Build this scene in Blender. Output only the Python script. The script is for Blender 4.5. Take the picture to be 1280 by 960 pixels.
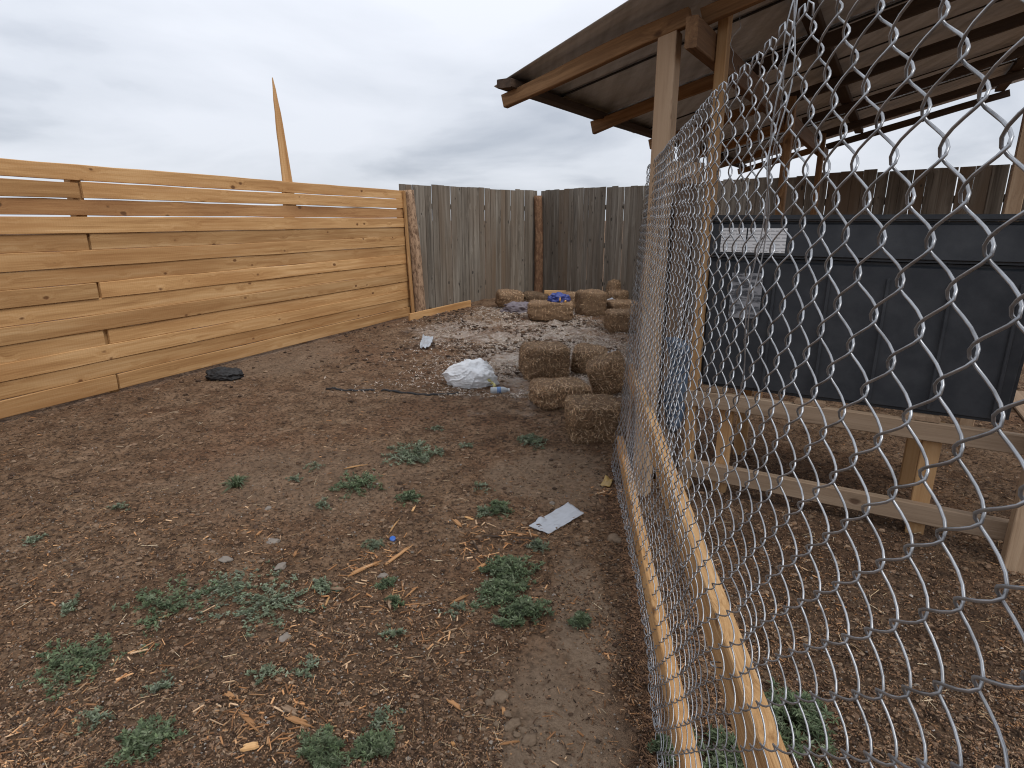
import bpy, bmesh, math, random
from mathutils import Vector, Matrix, noise
random.seed(7)
R = math.radians
for o in list(bpy.data.objects):
    bpy.data.objects.remove(o)
scene = bpy.context.scene
C = scene.collection

# ---------------------------------------------------------------- camera
H = 1.5
FPX = 740.0
PITCH = math.atan(205 / 740)
cd = bpy.data.cameras.new('camera')
cd.sensor_fit = 'HORIZONTAL'
cd.sensor_width = 36
cd.lens = FPX / 1280 * 36
cd.clip_start = 0.05
cd.clip_end = 5000
cam = bpy.data.objects.new('camera', cd)
C.objects.link(cam)
cam.location = (0, 0, H)
cam.rotation_euler = (R(90) - PITCH, 0, 0)
scene.camera = cam

# ---------------------------------------------------------------- sky
SUN_AZ, SUN_EL = 140.0, 52.0          # azimuth clockwise from +Y
world = bpy.data.worlds.new('World')
scene.world = world
world.use_nodes = True
wn, wl = world.node_tree.nodes, world.node_tree.links
wn.clear()
def W_(t, **k):
    n = wn.new(t)
    for a, b in k.items():
        setattr(n, a, b)
    return n
sky = W_('ShaderNodeTexSky', sky_type='NISHITA', sun_disc=False)
sky.sun_elevation = R(SUN_EL)
sky.sun_rotation = R(SUN_AZ)
tc = W_('ShaderNodeTexCoord')
sep = W_('ShaderNodeSeparateXYZ')
wl.new(tc.outputs['Generated'], sep.inputs[0])
def wmath(op, a, b=None, clamp=False):
    n = W_('ShaderNodeMath', operation=op, use_clamp=clamp)
    for i, v in enumerate((a, b)):
        if v is None:
            continue
        if isinstance(v, (int, float)):
            n.inputs[i].default_value = v
        else:
            wl.new(v, n.inputs[i])
    return n.outputs[0]
zz = wmath('MAXIMUM', sep.outputs[2], 0.0)
den = wmath('ADD', zz, 0.22)
com = W_('ShaderNodeCombineXYZ')
wl.new(wmath('DIVIDE', sep.outputs[0], den), com.inputs[0])
wl.new(wmath('DIVIDE', sep.outputs[1], den), com.inputs[1])
com.inputs[2].default_value = 0.7
n1 = W_('ShaderNodeTexNoise')
n1.inputs['Scale'].default_value = 0.95
n1.inputs['Detail'].default_value = 6
n1.inputs['Roughness'].default_value = 0.5
n1.inputs['Distortion'].default_value = 0.35
wl.new(com.outputs[0], n1.inputs['Vector'])
ramp = W_('ShaderNodeValToRGB')
e = ramp.color_ramp.elements
e[0].position = 0.33
e[0].color = (0.47, 0.51, 0.585, 1)
e[1].position = 0.62
e[1].color = (0.77, 0.80, 0.87, 1)
m_ = e.new(0.47)
m_.color = (0.68, 0.715, 0.785, 1)
wl.new(n1.outputs[0], ramp.inputs[0])
# an overcast sky grows brighter towards the zenith
grad = wmath('ADD', wmath('MULTIPLY', zz, 0.75), 0.93)
vm = W_('ShaderNodeVectorMath', operation='SCALE')
wl.new(ramp.outputs[0], vm.inputs[0])
wl.new(grad, vm.inputs['Scale'])
bg1 = W_('ShaderNodeBackground')
wl.new(vm.outputs[0], bg1.inputs[0])
bg1.inputs[1].default_value = 0.99
bg2 = W_('ShaderNodeBackground')
wl.new(sky.outputs[0], bg2.inputs[0])
bg2.inputs[1].default_value = 0.1
mx = W_('ShaderNodeMixShader')
mx.inputs[0].default_value = 0.06
wl.new(bg1.outputs[0], mx.inputs[1])
wl.new(bg2.outputs[0], mx.inputs[2])
wout = W_('ShaderNodeOutputWorld')
wl.new(mx.outputs[0], wout.inputs[0])

sd = bpy.data.lights.new('sun', 'SUN')
sd.energy = 1.5
sd.angle = R(26)
sd.color = (1.0, 0.965, 0.92)
sun = bpy.data.objects.new('sun', sd)
C.objects.link(sun)
sun.rotation_euler = (R(90 - SUN_EL), 0, R(180 - SUN_AZ))
vs = scene.view_settings
vs.view_transform = 'Standard'
vs.look = 'None'
vs.gamma = 1
vs.exposure = 0.12
scene.cycles.filter_width = 1.1

# ---------------------------------------------------------------- pixel helper: where a spot of the photograph lies on the ground
_c, _s = math.cos(PITCH), math.sin(PITCH)
def ray(u, v):
    a = (u - 640) / FPX
    b = (480 - v) / FPX
    return Vector((a, _c + b * _s, -_s + b * _c))
def atz(u, v, z=0.0):
    d = ray(u, v)
    t = (z - H) / d.z
    return Vector((d.x * t, d.y * t, z))

# ---------------------------------------------------------------- materials
MATS = {}
class NT:
    def __init__(s, name):
        s.m = bpy.data.materials.new(name)
        s.m.use_nodes = True
        s.t = s.m.node_tree
        s.n, s.l = s.t.nodes, s.t.links
        s.p = s.n['Principled BSDF']
        s.out = s.n['Material Output']
        MATS[name] = s.m
    def new(s, t, **k):
        n = s.n.new(t)
        for a, b in k.items():
            setattr(n, a, b)
        return n
    def put(s, sock, v):
        if isinstance(v, bpy.types.NodeSocket):
            s.l.new(v, sock)
        elif isinstance(v, (tuple, list)) and len(v) == 3 and sock.type == 'RGBA':
            sock.default_value = (*v, 1)
        else:
            sock.default_value = v
    def noise(s, vec, scale, detail=4, rough=0.55, dist=0.0):
        n = s.new('ShaderNodeTexNoise')
        s.put(n.inputs['Vector'], vec)
        n.inputs['Scale'].default_value = scale
        n.inputs['Detail'].default_value = detail
        n.inputs['Roughness'].default_value = rough
        n.inputs['Distortion'].default_value = dist
        return n.outputs[0]
    def vor(s, vec, scale, out='Distance', rnd=1.0):
        n = s.new('ShaderNodeTexVoronoi')
        s.put(n.inputs['Vector'], vec)
        n.inputs['Scale'].default_value = scale
        n.inputs['Randomness'].default_value = rnd
        return n.outputs[out]
    def ramp(s, fac, stops, interp='LINEAR'):
        n = s.new('ShaderNodeValToRGB')
        n.color_ramp.interpolation = interp
        el = n.color_ramp.elements
        while len(el) < len(stops):
            el.new(0.5)
        for e_, (p, c) in zip(el, stops):
            e_.position = p
            e_.color = (c, c, c, 1) if isinstance(c, (int, float)) else (*c, 1)
        s.put(n.inputs[0], fac)
        return n.outputs[0]
    def mix(s, fac, a, b, mode='MIX'):
        n = s.new('ShaderNodeMix', data_type='RGBA', blend_type=mode)
        s.put(n.inputs[0], fac)
        s.put(n.inputs[6], a)
        s.put(n.inputs[7], b)
        return n.outputs[2]
    def math(s, op, a, b=0.0, clamp=False):
        n = s.new('ShaderNodeMath', operation=op, use_clamp=clamp)
        s.put(n.inputs[0], a)
        s.put(n.inputs[1], b)
        return n.outputs[0]
    def map(s, vec, scale=(1, 1, 1), loc=None):
        n = s.new('ShaderNodeMapping')
        s.put(n.inputs[0], vec)
        n.inputs['Scale'].default_value = scale
        if loc is not None:
            s.put(n.inputs['Location'], loc)
        return n.outputs[0]
    def obj(s):
        return s.new('ShaderNodeTexCoord').outputs['Object']
    def rand(s):
        return s.new('ShaderNodeObjectInfo').outputs['Random']
    def bump(s, h, strength=0.4, dist=0.01):
        n = s.new('ShaderNodeBump')
        n.inputs['Strength'].default_value = strength
        n.inputs['Distance'].default_value = dist
        s.put(n.inputs['Height'], h)
        s.l.new(n.outputs[0], s.p.inputs['Normal'])
    def done(s, col, rough=0.8, metal=0.0, spec=0.3):
        s.put(s.p.inputs['Base Color'], col)
        s.put(s.p.inputs['Roughness'], rough)
        s.p.inputs['Metallic'].default_value = metal
        s.p.inputs['Specular IOR Level'].default_value = spec
        return s.m

def wood(name, stops, streak, knots=0.5, vary=0.25, knot_col=(0.10, 0.045, 0.015), saw=0.0, rough=0.75, warm=None, gs=1.0, spec=0.25, fine=0.3):
    """lumber, grain along local X; every board gets its own stretch of grain through its object random"""
    t = NT(name)
    rnd = t.rand()
    off = t.new('ShaderNodeCombineXYZ')
    t.put(off.inputs[0], t.math('MULTIPLY', rnd, 57.0))
    t.put(off.inputs[1], t.math('MULTIPLY', rnd, 23.0))
    t.put(off.inputs[2], t.math('MULTIPLY', rnd, 91.0))
    add = t.new('ShaderNodeVectorMath', operation='ADD')
    t.l.new(t.obj(), add.inputs[0])
    t.l.new(off.outputs[0], add.inputs[1])
    v = add.outputs[0]
    # knots push the grain aside
    kn = t.math('ADD', t.vor(t.map(v, (4.0, 6.5, 6.5)), 1.0), t.math('MULTIPLY', t.math('SUBTRACT', t.noise(v, 9.0, 2), 0.42), 0.22))
    kmask = t.ramp(kn, [(0.085, 1.0), (0.14, 0.0)])
    halo = t.ramp(kn, [(0.08, 1.0), (0.4, 0.0)])
    warp = t.math('MULTIPLY', halo, 0.02)
    wv = t.new('ShaderNodeVectorMath', operation='ADD')
    t.l.new(v, wv.inputs[0])
    cw = t.new('ShaderNodeCombineXYZ')
    t.put(cw.inputs[1], warp)
    t.put(cw.inputs[2], warp)
    t.l.new(cw.outputs[0], wv.inputs[1])
    g = t.noise(t.map(wv.outputs[0], (1.3 * gs, 34 * gs, 34 * gs)), 1.0, 5, 0.6, 0.6)
    f = t.noise(t.map(wv.outputs[0], (5 * gs, 160 * gs, 160 * gs)), 1.0, 3, 0.6)
    big = t.noise(t.map(v, (1.0, 5, 5)), 1.0, 3, 0.5)
    gg = t.math('ADD', t.math('MULTIPLY', g, 1 - fine), t.math('MULTIPLY', f, fine))
    col = t.ramp(gg, stops)
    col = t.mix(t.math('MULTIPLY', t.ramp(big, [(0.42, 0.0), (0.68, 1.0)]), 0.55), col, streak)
    tone = t.math('ADD', t.math('MULTIPLY', t.math('FRACT', t.math('MULTIPLY', rnd, 7.31)), vary), 1.0 - vary * 0.5)
    cc = t.new('ShaderNodeVectorMath', operation='SCALE')
    t.put(cc.inputs[0], col)
    t.put(cc.inputs['Scale'], tone)
    col = cc.outputs[0]
    if warm:
        wf = t.ramp(t.math('FRACT', t.math('MULTIPLY', rnd, 13.7)), [(0.72, 0.0), (0.92, 0.8)])
        wf = t.math('MULTIPLY', wf, t.ramp(big, [(0.35, 0.35), (0.6, 1.0)]))
        col = t.mix(wf, col, warm)
    col = t.mix(t.math('MULTIPLY', kmask, knots), col, knot_col)
    hgt = t.math('SUBTRACT', t.math('ADD', g, t.math('MULTIPLY', f, 0.5)), kmask)
    if saw:
        sw = t.new('ShaderNodeTexWave', wave_type='BANDS', bands_direction='X')
        t.put(sw.inputs['Vector'], v)
        sw.inputs['Scale'].default_value = 16
        sw.inputs['Distortion'].default_value = 2.2
        sw.inputs['Detail'].default_value = 2
        hgt = t.math('ADD', hgt, t.math('MULTIPLY', sw.outputs[1], saw))
        col = t.mix(t.math('MULTIPLY', sw.outputs[1], 0.10), col, streak)
    t.bump(hgt, 0.5, 0.004)
    return t.done(col, rough, 0, spec)

wood('fresh_lumber', [(0.32, (0.28, 0.138, 0.05)), (0.5, (0.47, 0.268, 0.112)), (0.68, (0.61, 0.388, 0.192))], (0.33, 0.158, 0.056), 0.9, 0.42, (0.11, 0.045, 0.016), 0.1, 0.75, gs=0.55)
wood('waney_lumber', [(0.28, (0.26, 0.12, 0.045)), (0.5, (0.42, 0.22, 0.09)), (0.72, (0.50, 0.29, 0.13))], (0.20, 0.085, 0.03), 0.9, 0.3, (0.11, 0.05, 0.02))
wood('weathered_board', [(0.31, (0.055, 0.045, 0.035)), (0.5, (0.168, 0.143, 0.115)), (0.69, (0.285, 0.25, 0.205))], (0.125, 0.093, 0.066), 0.9, 0.30, (0.045, 0.038, 0.032), 0.0, 0.9, gs=0.55, warm=(0.15, 0.105, 0.07), spec=0.15)
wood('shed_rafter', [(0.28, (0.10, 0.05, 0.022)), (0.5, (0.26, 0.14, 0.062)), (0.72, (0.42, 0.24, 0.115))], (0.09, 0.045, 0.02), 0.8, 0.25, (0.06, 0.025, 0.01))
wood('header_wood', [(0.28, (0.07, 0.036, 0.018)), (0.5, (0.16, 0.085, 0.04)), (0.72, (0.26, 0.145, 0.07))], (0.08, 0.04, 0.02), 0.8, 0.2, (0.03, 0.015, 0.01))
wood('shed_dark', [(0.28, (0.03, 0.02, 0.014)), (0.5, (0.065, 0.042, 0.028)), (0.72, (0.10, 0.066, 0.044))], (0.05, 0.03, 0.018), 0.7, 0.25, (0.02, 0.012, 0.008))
wood('shed_post', [(0.28, (0.27, 0.175, 0.105)), (0.5, (0.40, 0.28, 0.18)), (0.72, (0.48, 0.35, 0.235))], (0.30, 0.19, 0.11), 0.9, 0.15, (0.10, 0.05, 0.025))
wood('orange_lumber', [(0.28, (0.28, 0.15, 0.065)), (0.5, (0.42, 0.25, 0.115)), (0.72, (0.53, 0.345, 0.18))], (0.30, 0.16, 0.07), 0.8, 0.2, (0.12, 0.05, 0.02))
wood('rail_lumber', [(0.34, (0.24, 0.125, 0.05)), (0.5, (0.42, 0.245, 0.11)), (0.64, (0.54, 0.345, 0.175))], (0.33, 0.165, 0.062), 0.8, 0.15, (0.10, 0.045, 0.02), 0.0, 0.85, gs=1.3, spec=0.12, fine=0.5)
wood('stand_wood', [(0.28, (0.19, 0.13, 0.085)), (0.5, (0.30, 0.215, 0.145)), (0.72, (0.38, 0.285, 0.20))], (0.22, 0.15, 0.095), 0.9, 0.15, (0.09, 0.05, 0.03))
wood('splinter_wood', [(0.28, (0.20, 0.095, 0.038)), (0.5, (0.34, 0.175, 0.075)), (0.72, (0.46, 0.27, 0.13))], (0.24, 0.115, 0.045), 0.0, 0.4)
wood('brown_lumber', [(0.28, (0.15, 0.095, 0.058)), (0.5, (0.26, 0.175, 0.112)), (0.72, (0.36, 0.255, 0.17))], (0.20, 0.13, 0.08), 0.8, 0.3, (0.07, 0.04, 0.02))

def bark_mat(name, bark, bare, cover):
    t = NT(name)
    v = t.obj()
    n = t.noise(t.map(v, (9, 22, 22)), 1.0, 7, 0.75, 0.5)
    k = t.ramp(n, [(cover - 0.08, 0.0), (cover + 0.08, 1.0)])
    fb = t.noise(t.map(v, (20, 60, 60)), 1.0, 5, 0.7)
    bk = t.mix(fb, bark, tuple(c * 0.28 for c in bark))
    br = t.mix(t.noise(t.map(v, (3, 60, 60)), 1.0, 4, 0.6), bare, tuple(c * 0.6 for c in bare))
    t.bump(t.math('ADD', t.math('MULTIPLY', k, -1.0), t.math('MULTIPLY', fb, 0.7)), 0.8, 0.012)
    return t.done(t.mix(k, br, bk), 0.9, 0, 0.15)
bark_mat('log_bark', (0.26, 0.135, 0.078), (0.42, 0.245, 0.14), 0.48)
bark_mat('slab_bark', (0.20, 0.115, 0.07), (0.46, 0.30, 0.19), 0.555)

def zinc(name, col, rough, dirt):
    t = NT(name)
    v = t.obj()
    n = t.noise(v, 30, 4, 0.6)
    c = t.mix(t.ramp(n, [(0.42, 0.0), (0.7, 1.0)]), col, dirt)
    t.done(c, rough, 0.75, 0.5)
zinc('galvanised_wire', (0.36, 0.37, 0.385), 0.36, (0.20, 0.20, 0.205))

t = NT('roof_metal')
v = t.obj()
st = t.noise(t.map(v, (14, 1.2, 1)), 1.0, 4, 0.6)
c = t.mix(t.ramp(st, [(0.35, 0.0), (0.65, 1.0)]), (0.60, 0.61, 0.62), (0.42, 0.42, 0.415))
t.done(c, 0.6, 0.0, 0.4)

# dirt with its real patches: bare tan earth by the wire fence, shavings spread before the far corner
t = NT('dirt')
v = t.obj()
sx = t.new('ShaderNodeSeparateXYZ')
t.l.new(v, sx.inputs[0])
X, Y = sx.outputs[0], sx.outputs[1]
nb = t.noise(v, 0.9, 5, 0.6, 0.5)
nm = t.noise(v, 4.5, 5, 0.65)
nf = t.noise(v, 38, 5, 0.7)
nk = t.noise(v, 13, 6, 0.72, 0.4)
ns = t.noise(v, 120, 3, 0.7)
base = t.ramp(nm, [(0.34, (0.115, 0.064, 0.036)), (0.5, (0.235, 0.144, 0.085)), (0.66, (0.335, 0.22, 0.138))])
base = t.mix(t.math('MULTIPLY', t.ramp(nb, [(0.45, 0.0), (0.62, 1.0)]), 0.6), base, (0.225, 0.118, 0.066))
base = t.mix(t.ramp(nf, [(0.38, 0.9), (0.54, 0.0)]), base, (0.045, 0.027, 0.017))
base = t.mix(t.ramp(nk, [(0.34, 0.6), (0.48, 0.0)]), base, (0.06, 0.038, 0.025))
base = t.mix(t.ramp(nk, [(0.56, 0.0), (0.72, 0.5)]), base, (0.27, 0.185, 0.125))
base = t.mix(t.ramp(ns, [(0.60, 0.0), (0.76, 0.7)]), base, (0.30, 0.23, 0.165))
def blob(cx, cy, rx, ry, soft=0.35, wob=0.6):
    a = t.math('DIVIDE', t.math('SUBTRACT', X, cx), rx)
    b = t.math('DIVIDE', t.math('SUBTRACT', Y, cy), ry)
    d = t.math('SQRT', t.math('ADD', t.math('MULTIPLY', a, a), t.math('MULTIPLY', b, b)))
    d = t.math('ADD', d, t.math('MULTIPLY', t.math('SUBTRACT', t.noise(v, 2.6, 6, 0.68), 0.5), wob * 2))
    return t.ramp(d, [(1 - soft, 1.0), (1.0, 0.0)])
tan_ = t.mix(t.ramp(nf, [(0.38, 0.55), (0.56, 0.0)]), t.mix(nm, (0.25, 0.175, 0.117), (0.32, 0.232, 0.16)), (0.15, 0.10, 0.066))
tm = t.math('MAXIMUM', blob(0.13, 1.2, 0.25, 0.75, 0.5, 0.5), blob(0.28, 2.0, 0.15, 0.5))
tm = t.math('MAXIMUM', tm, t.math('MULTIPLY', blob(0.25, 3.35, 0.42, 0.5), 0.7))
tm = t.math('MAXIMUM', tm, t.math('MULTIPLY', blob(-2.6, 6.6, 0.75, 1.3), 0.55))
tm = t.math('MAXIMUM', tm, t.math('MULTIPLY', blob(-1.2, 3.3, 0.9, 0.6), 0.4))
damp = t.math('MULTIPLY', blob(-0.85, 1.5, 1.25, 0.95, 0.7, 0.7), 0.5)
base = t.mix(damp, base, (0.075, 0.048, 0.032))
col = t.mix(tm, base, tan_)
sm = t.math('MAXIMUM', blob(0.45, 6.9, 1.15, 2.5, 0.6, 0.9), t.math('MULTIPLY', blob(-0.7, 7.9, 0.8, 1.1, 0.6, 1.0), 0.75))
sm = t.math('MULTIPLY', sm, t.ramp(t.noise(v, 4.5, 8, 0.78, 0.9), [(0.40, 0.0), (0.56, 1.0)]))
pale = t.mix(t.noise(v, 60, 4, 0.7), (0.26, 0.21, 0.165), (0.78, 0.71, 0.64))
col = t.mix(t.math('MULTIPLY', sm, 0.85), col, pale)
# dark manure litter behind the wire, painted darker for shade under the bin
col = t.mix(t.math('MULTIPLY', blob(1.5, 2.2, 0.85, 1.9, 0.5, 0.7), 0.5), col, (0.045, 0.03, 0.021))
t.bump(t.math('ADD', t.math('ADD', nf, t.math('MULTIPLY', nk, 1.2)), t.math('MULTIPLY', ns, 0.5)), 1.0, 0.03)
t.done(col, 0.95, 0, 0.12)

def tinted(name, rough=0.85, spec=0.2, trans=0.0):
    """colour from the per-piece attribute 'tint'"""
    t = NT(name)
    a = t.new('ShaderNodeAttribute', attribute_name='tint')
    t.done(a.outputs['Color'], rough, 0, spec)
    if trans:
        tr = t.new('ShaderNodeBsdfTranslucent')
        t.l.new(a.outputs['Color'], tr.inputs[0])
        mixs = t.new('ShaderNodeMixShader')
        mixs.inputs[0].default_value = trans
        t.l.new(t.p.outputs[0], mixs.inputs[1])
        t.l.new(tr.outputs[0], mixs.inputs[2])
        t.l.new(mixs.outputs[0], t.out.inputs[0])
    return t.m
tinted('straw')
tinted('chip')
tinted('leaf', 0.6, 0.3, 0.25)
tinted('pebble', 0.9)

t = NT('bin_plastic')
v = t.obj()
n = t.noise(v, 7, 5, 0.65)
c = t.mix(t.ramp(n, [(0.4, 0.0), (0.75, 1.0)]), (0.020, 0.023, 0.028), (0.042, 0.045, 0.050))
t.bump(t.noise(v, 160, 2), 0.12, 0.002)
t.done(c, 0.55, 0, 0.4)
t = NT('black_rubber')
t.done(t.mix(t.noise(t.obj(), 30), (0.012, 0.012, 0.013), (0.035, 0.033, 0.032)), 0.65)

def sheet_mat(name, col, trans, rough=0.4, dirt=(0.3, 0.26, 0.22), dirt_amt=0.3):
    t = NT(name)
    v = t.obj()
    n = t.ramp(t.noise(v, 9, 5, 0.65), [(0.45, 0.0), (0.75, 1.0)])
    c = t.mix(t.math('MULTIPLY', n, dirt_amt), col, dirt)
    t.done(c, rough, 0, 0.45)
    tr = t.new('ShaderNodeBsdfTranslucent')
    t.put(tr.inputs[0], c)
    ms = t.new('ShaderNodeMixShader')
    ms.inputs[0].default_value = trans
    t.l.new(t.p.outputs[0], ms.inputs[1])
    t.l.new(tr.outputs[0], ms.inputs[2])
    t.l.new(ms.outputs[0], t.out.inputs[0])
sheet_mat('bag_plastic', (0.86, 0.87, 0.88), 0.25, 0.3, (0.6, 0.58, 0.55), 0.2)
sheet_mat('clear_sheet', (0.50, 0.52, 0.56), 0.3, 0.35, (0.3, 0.28, 0.26), 0.45)
sheet_mat('scrap_film', (0.50, 0.53, 0.57), 0.3, 0.35, (0.3, 0.26, 0.22), 0.5)
sheet_mat('yellow_plastic', (0.62, 0.55, 0.22), 0.2)
sheet_mat('blue_plastic', (0.03, 0.05, 0.22), 0.1, 0.45, (0.2, 0.16, 0.2), 0.3)
sheet_mat('gold_plastic', (0.60, 0.30, 0.06), 0.1)
sheet_mat('purple_sack', (0.14, 0.115, 0.13), 0.05, 0.5)
sheet_mat('bottle_plastic', (0.55, 0.58, 0.60), 0.35, 0.15)
sheet_mat('blue_label', (0.10, 0.20, 0.40), 0.05, 0.4)
sheet_mat('cap_blue', (0.02, 0.10, 0.38), 0.05, 0.4)
sheet_mat('blue_tarp', (0.055, 0.085, 0.13), 0.1, 0.55, (0.12, 0.12, 0.12), 0.5)
sheet_mat('tape_yellow', (0.42, 0.26, 0.06), 0.15)

t = NT('printed_paper')           # two typed sheets: ruled blocks of small print
v = t.obj()
s3 = t.new('ShaderNodeSeparateXYZ')
t.l.new(v, s3.inputs[0])
rows = t.math('FRACT', t.math('MULTIPLY', s3.outputs[2], 62.0))
rowm = t.math('LESS_THAN', rows, 0.38)
cols = t.math('GREATER_THAN', t.noise(t.map(v, (55, 1, 62 * 0.9)), 1.0, 1), 0.43)
ink = t.math('MULTIPLY', t.math('MULTIPLY', rowm, cols), 0.6)
t.done(t.mix(ink, t.mix(t.noise(v, 14, 4), (0.78, 0.78, 0.77), (0.62, 0.62, 0.62)), (0.2, 0.2, 0.21)), 0.7)
t = NT('peeled_sticker')
v = t.obj()
k = t.ramp(t.noise(t.map(v, (9, 1, 40)), 1.0, 6, 0.75), [(0.46, 0.0), (0.56, 1.0)])
t.done(t.mix(k, (0.06, 0.063, 0.07), (0.26, 0.26, 0.27)), 0.75)

t = NT('dirt_clod')
v = t.obj()
t.bump(t.noise(v, 60, 5, 0.7), 0.9, 0.01)
t.done(t.mix(t.noise(v, 45, 5, 0.7), (0.11, 0.075, 0.05), (0.26, 0.19, 0.132)), 0.95, 0, 0.1)
t = NT('stone')
v = t.obj()
t.bump(t.noise(v, 40, 4), 0.5, 0.01)
t.done(t.mix(t.noise(v, 25, 5, 0.7), (0.13, 0.105, 0.085), (0.27, 0.235, 0.20)), 0.9)

# ---------------------------------------------------------------- object helpers
WM = {}
def link(name, mesh, mat=None, parent=None, mw=None):
    o = bpy.data.objects.new(name, mesh)
    C.objects.link(o)
    mw = mw or Matrix.Identity(4)
    o.matrix_basis = mw
    WM[o.name] = mw
    if parent is not None:
        o.parent = parent
        o.matrix_parent_inverse = WM[parent.name].inverted()
    if mat and mesh and not mesh.materials:
        mesh.materials.append(MATS[mat])
    return o
def tag(o, label=None, cat=None, group=None, kind=None):
    if label: o['label'] = label
    if cat: o['category'] = cat
    if group: o['group'] = group
    if kind: o['kind'] = kind
    return o
def thing(name, loc, label, cat, group=None):
    return tag(link(name, None, mw=Matrix.Translation(Vector(loc))), label, cat, group)
def mesh(name, vs_, fs, smooth=False, tints=None):
    m = bpy.data.meshes.new(name)
    m.from_pydata([tuple(p) for p in vs_], [], fs)
    if smooth:
        m.polygons.foreach_set('use_smooth', [True] * len(m.polygons))
    if tints is not None:
        a = m.color_attributes.new('tint', 'FLOAT_COLOR', 'POINT')
        flat = []
        for c_ in tints:
            flat += [c_[0], c_[1], c_[2], 1.0]
        a.data.foreach_set('color', flat)
    m.update()
    return m

def beam_mesh(L, w, th, segs=8, rough=0.004, bow=0.0, taper=0.0, waney=0.0, seed=0.0, cham=0.004):
    """board along X (centred), w along Z, th along Y; chamfered edges, a little uneven"""
    vs_, fs = [], []
    c_ = min(cham, th * 0.3)
    prof = [(-th/2, -w/2 + c_), (-th/2 + c_, -w/2), (th/2 - c_, -w/2), (th/2, -w/2 + c_), (th/2, w/2 - c_), (th/2 - c_, w/2), (-th/2 + c_, w/2), (-th/2, w/2 - c_)]
    for i in range(segs + 1):
        x = (i / segs - 0.5) * L
        u = i / segs
        b = bow * (1 - (2 * u - 1) ** 2)
        nz = noise.noise(Vector((x * 1.7 + seed, seed * 3.1, 0.3)))
        nt = noise.noise(Vector((x * 2.3 + seed, seed * 1.7, 5.3)))
        ny = noise.noise(Vector((x * 1.1 + seed, 9.0, seed)))
        k = 1 - taper * u
        for (py, pz) in prof:
            ed = (nt if pz > 0 else -nz) * (rough + (waney if pz > 0 else waney * 0.5))
            vs_.append((x, py + ny * rough, pz * k + ed + b))
    n = 8
    for i in range(segs):
        for j in range(n):
            a = i * n + j
            b2 = i * n + (j + 1) % n
            fs.append((a, b2, b2 + n, a + n))
    fs.append(tuple(range(n - 1, -1, -1)))
    fs.append(tuple(segs * n + j for j in range(n)))
    return mesh('board', vs_, fs)
def basis(p0, p1, up=(0, 0, 1)):
    """X along p0->p1, Z as near 'up' as can be, origin at the middle"""
    p0, p1, up = Vector(p0), Vector(p1), Vector(up)
    x = (p1 - p0).normalized()
    y = up.cross(x).normalized()
    z = x.cross(y)
    m = Matrix((x, y, z)).transposed().to_4x4()
    m.translation = (p0 + p1) / 2
    return m, (p1 - p0).length
_seed = [1.0]
def beam(name, p0, p1, w, th, mat, parent=None, up=(0, 0, 1), **k):
    mw, L = basis(p0, p1, up)
    _seed[0] += 3.77
    return link(name, beam_mesh(L, w, th, seed=_seed[0], **k), mat, parent, mw)

def tube(pts, rad, sides=6, closed=False):
    """swept tube; rad a number or a list"""
    vs_, fs = [], []
    n = len(pts)
    pts = [Vector(p) for p in pts]
    nrm = None
    for i, p in enumerate(pts):
        d = (pts[min(i + 1, n - 1)] - pts[max(i - 1, 0)]).normalized()
        if nrm is None:
            nrm = d.orthogonal().normalized()
        nrm = (nrm - d * nrm.dot(d)).normalized()
        b = d.cross(nrm)
        r_ = rad[i] if isinstance(rad, (list, tuple)) else rad
        for j in range(sides):
            a = 2 * math.pi * j / sides
            vs_.append(p + nrm * (math.cos(a) * r_) + b * (math.sin(a) * r_))
    for i in range(n - 1):
        for j in range(sides):
            a, b2 = i * sides + j, i * sides + (j + 1) % sides
            fs.append((a, b2, b2 + sides, a + sides))
    fs.append(tuple(range(sides - 1, -1, -1)))
    fs.append(tuple((n - 1) * sides + j for j in range(sides)))
    return vs_, fs

# ---------------------------------------------------------------- ground
def gz(x, y):
    r_ = math.hypot(x, y)
    if r_ > 40:
        return -0.02
    z = 0.030 * noise.noise(Vector((x * 0.55, y * 0.55, 1.0)))
    z += 0.022 * noise.noise(Vector((x * 1.9, y * 1.9, 4.0)))
    z += 0.012 * noise.noise(Vector((x * 6, y * 6, 7.0)))
    f = noise.noise(Vector((x * 17, y * 17, 9.0)))
    z += 0.008 * f + 0.03 * max(0.0, f - 0.22)
    # trampled litter heaped before the far corner
    q = math.exp(-(((x - 0.2) / 1.7) ** 2 + ((y - 8.6) / 2.3) ** 2))
    z += q * (0.04 + 0.06 * abs(noise.noise(Vector((x * 3.1, y * 3.1, 2.0)))) + 0.06 * max(-0.2, noise.noise(Vector((x * 7, y * 7, 2.0)))) + 0.03 * noise.noise(Vector((x * 15, y * 15, 2.0))))
    # hollow along the new plank fence
    dd = abs((x + 1.65) * 0.912 - (y - 9.71) * 0.41)
    if y < 9.5:
        z -= 0.05 * math.exp(-(dd / 0.35) ** 2) * (0.6 + 0.6 * noise.noise(Vector((y * 0.8, 3.0, 0))))
    return z
def axis(lo, hi, step, far):
    a = []
    v_ = lo
    while v_ < hi:
        a.append(v_)
        v_ += step(v_)
    s_, up = step(hi), hi
    while up < far:
        a.append(up)
        s_ *= 1.45
        up += s_
    a.append(far)
    s_, dn, front = step(lo), lo, []
    while dn > -far:
        s_ *= 1.45
        dn -= s_
        front.append(max(dn, -far))
    return front[::-1] + a
xs = axis(-4.6, 3.6, lambda q: 0.03 if -2.6 < q < 1.6 else 0.06, 1500)
ys = axis(0.3, 13.4, lambda q: 0.026 if q < 4 else (0.04 if q < 7 else 0.065), 1500)
vs_ = [(x, y, gz(x, y)) for y in ys for x in xs]
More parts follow.
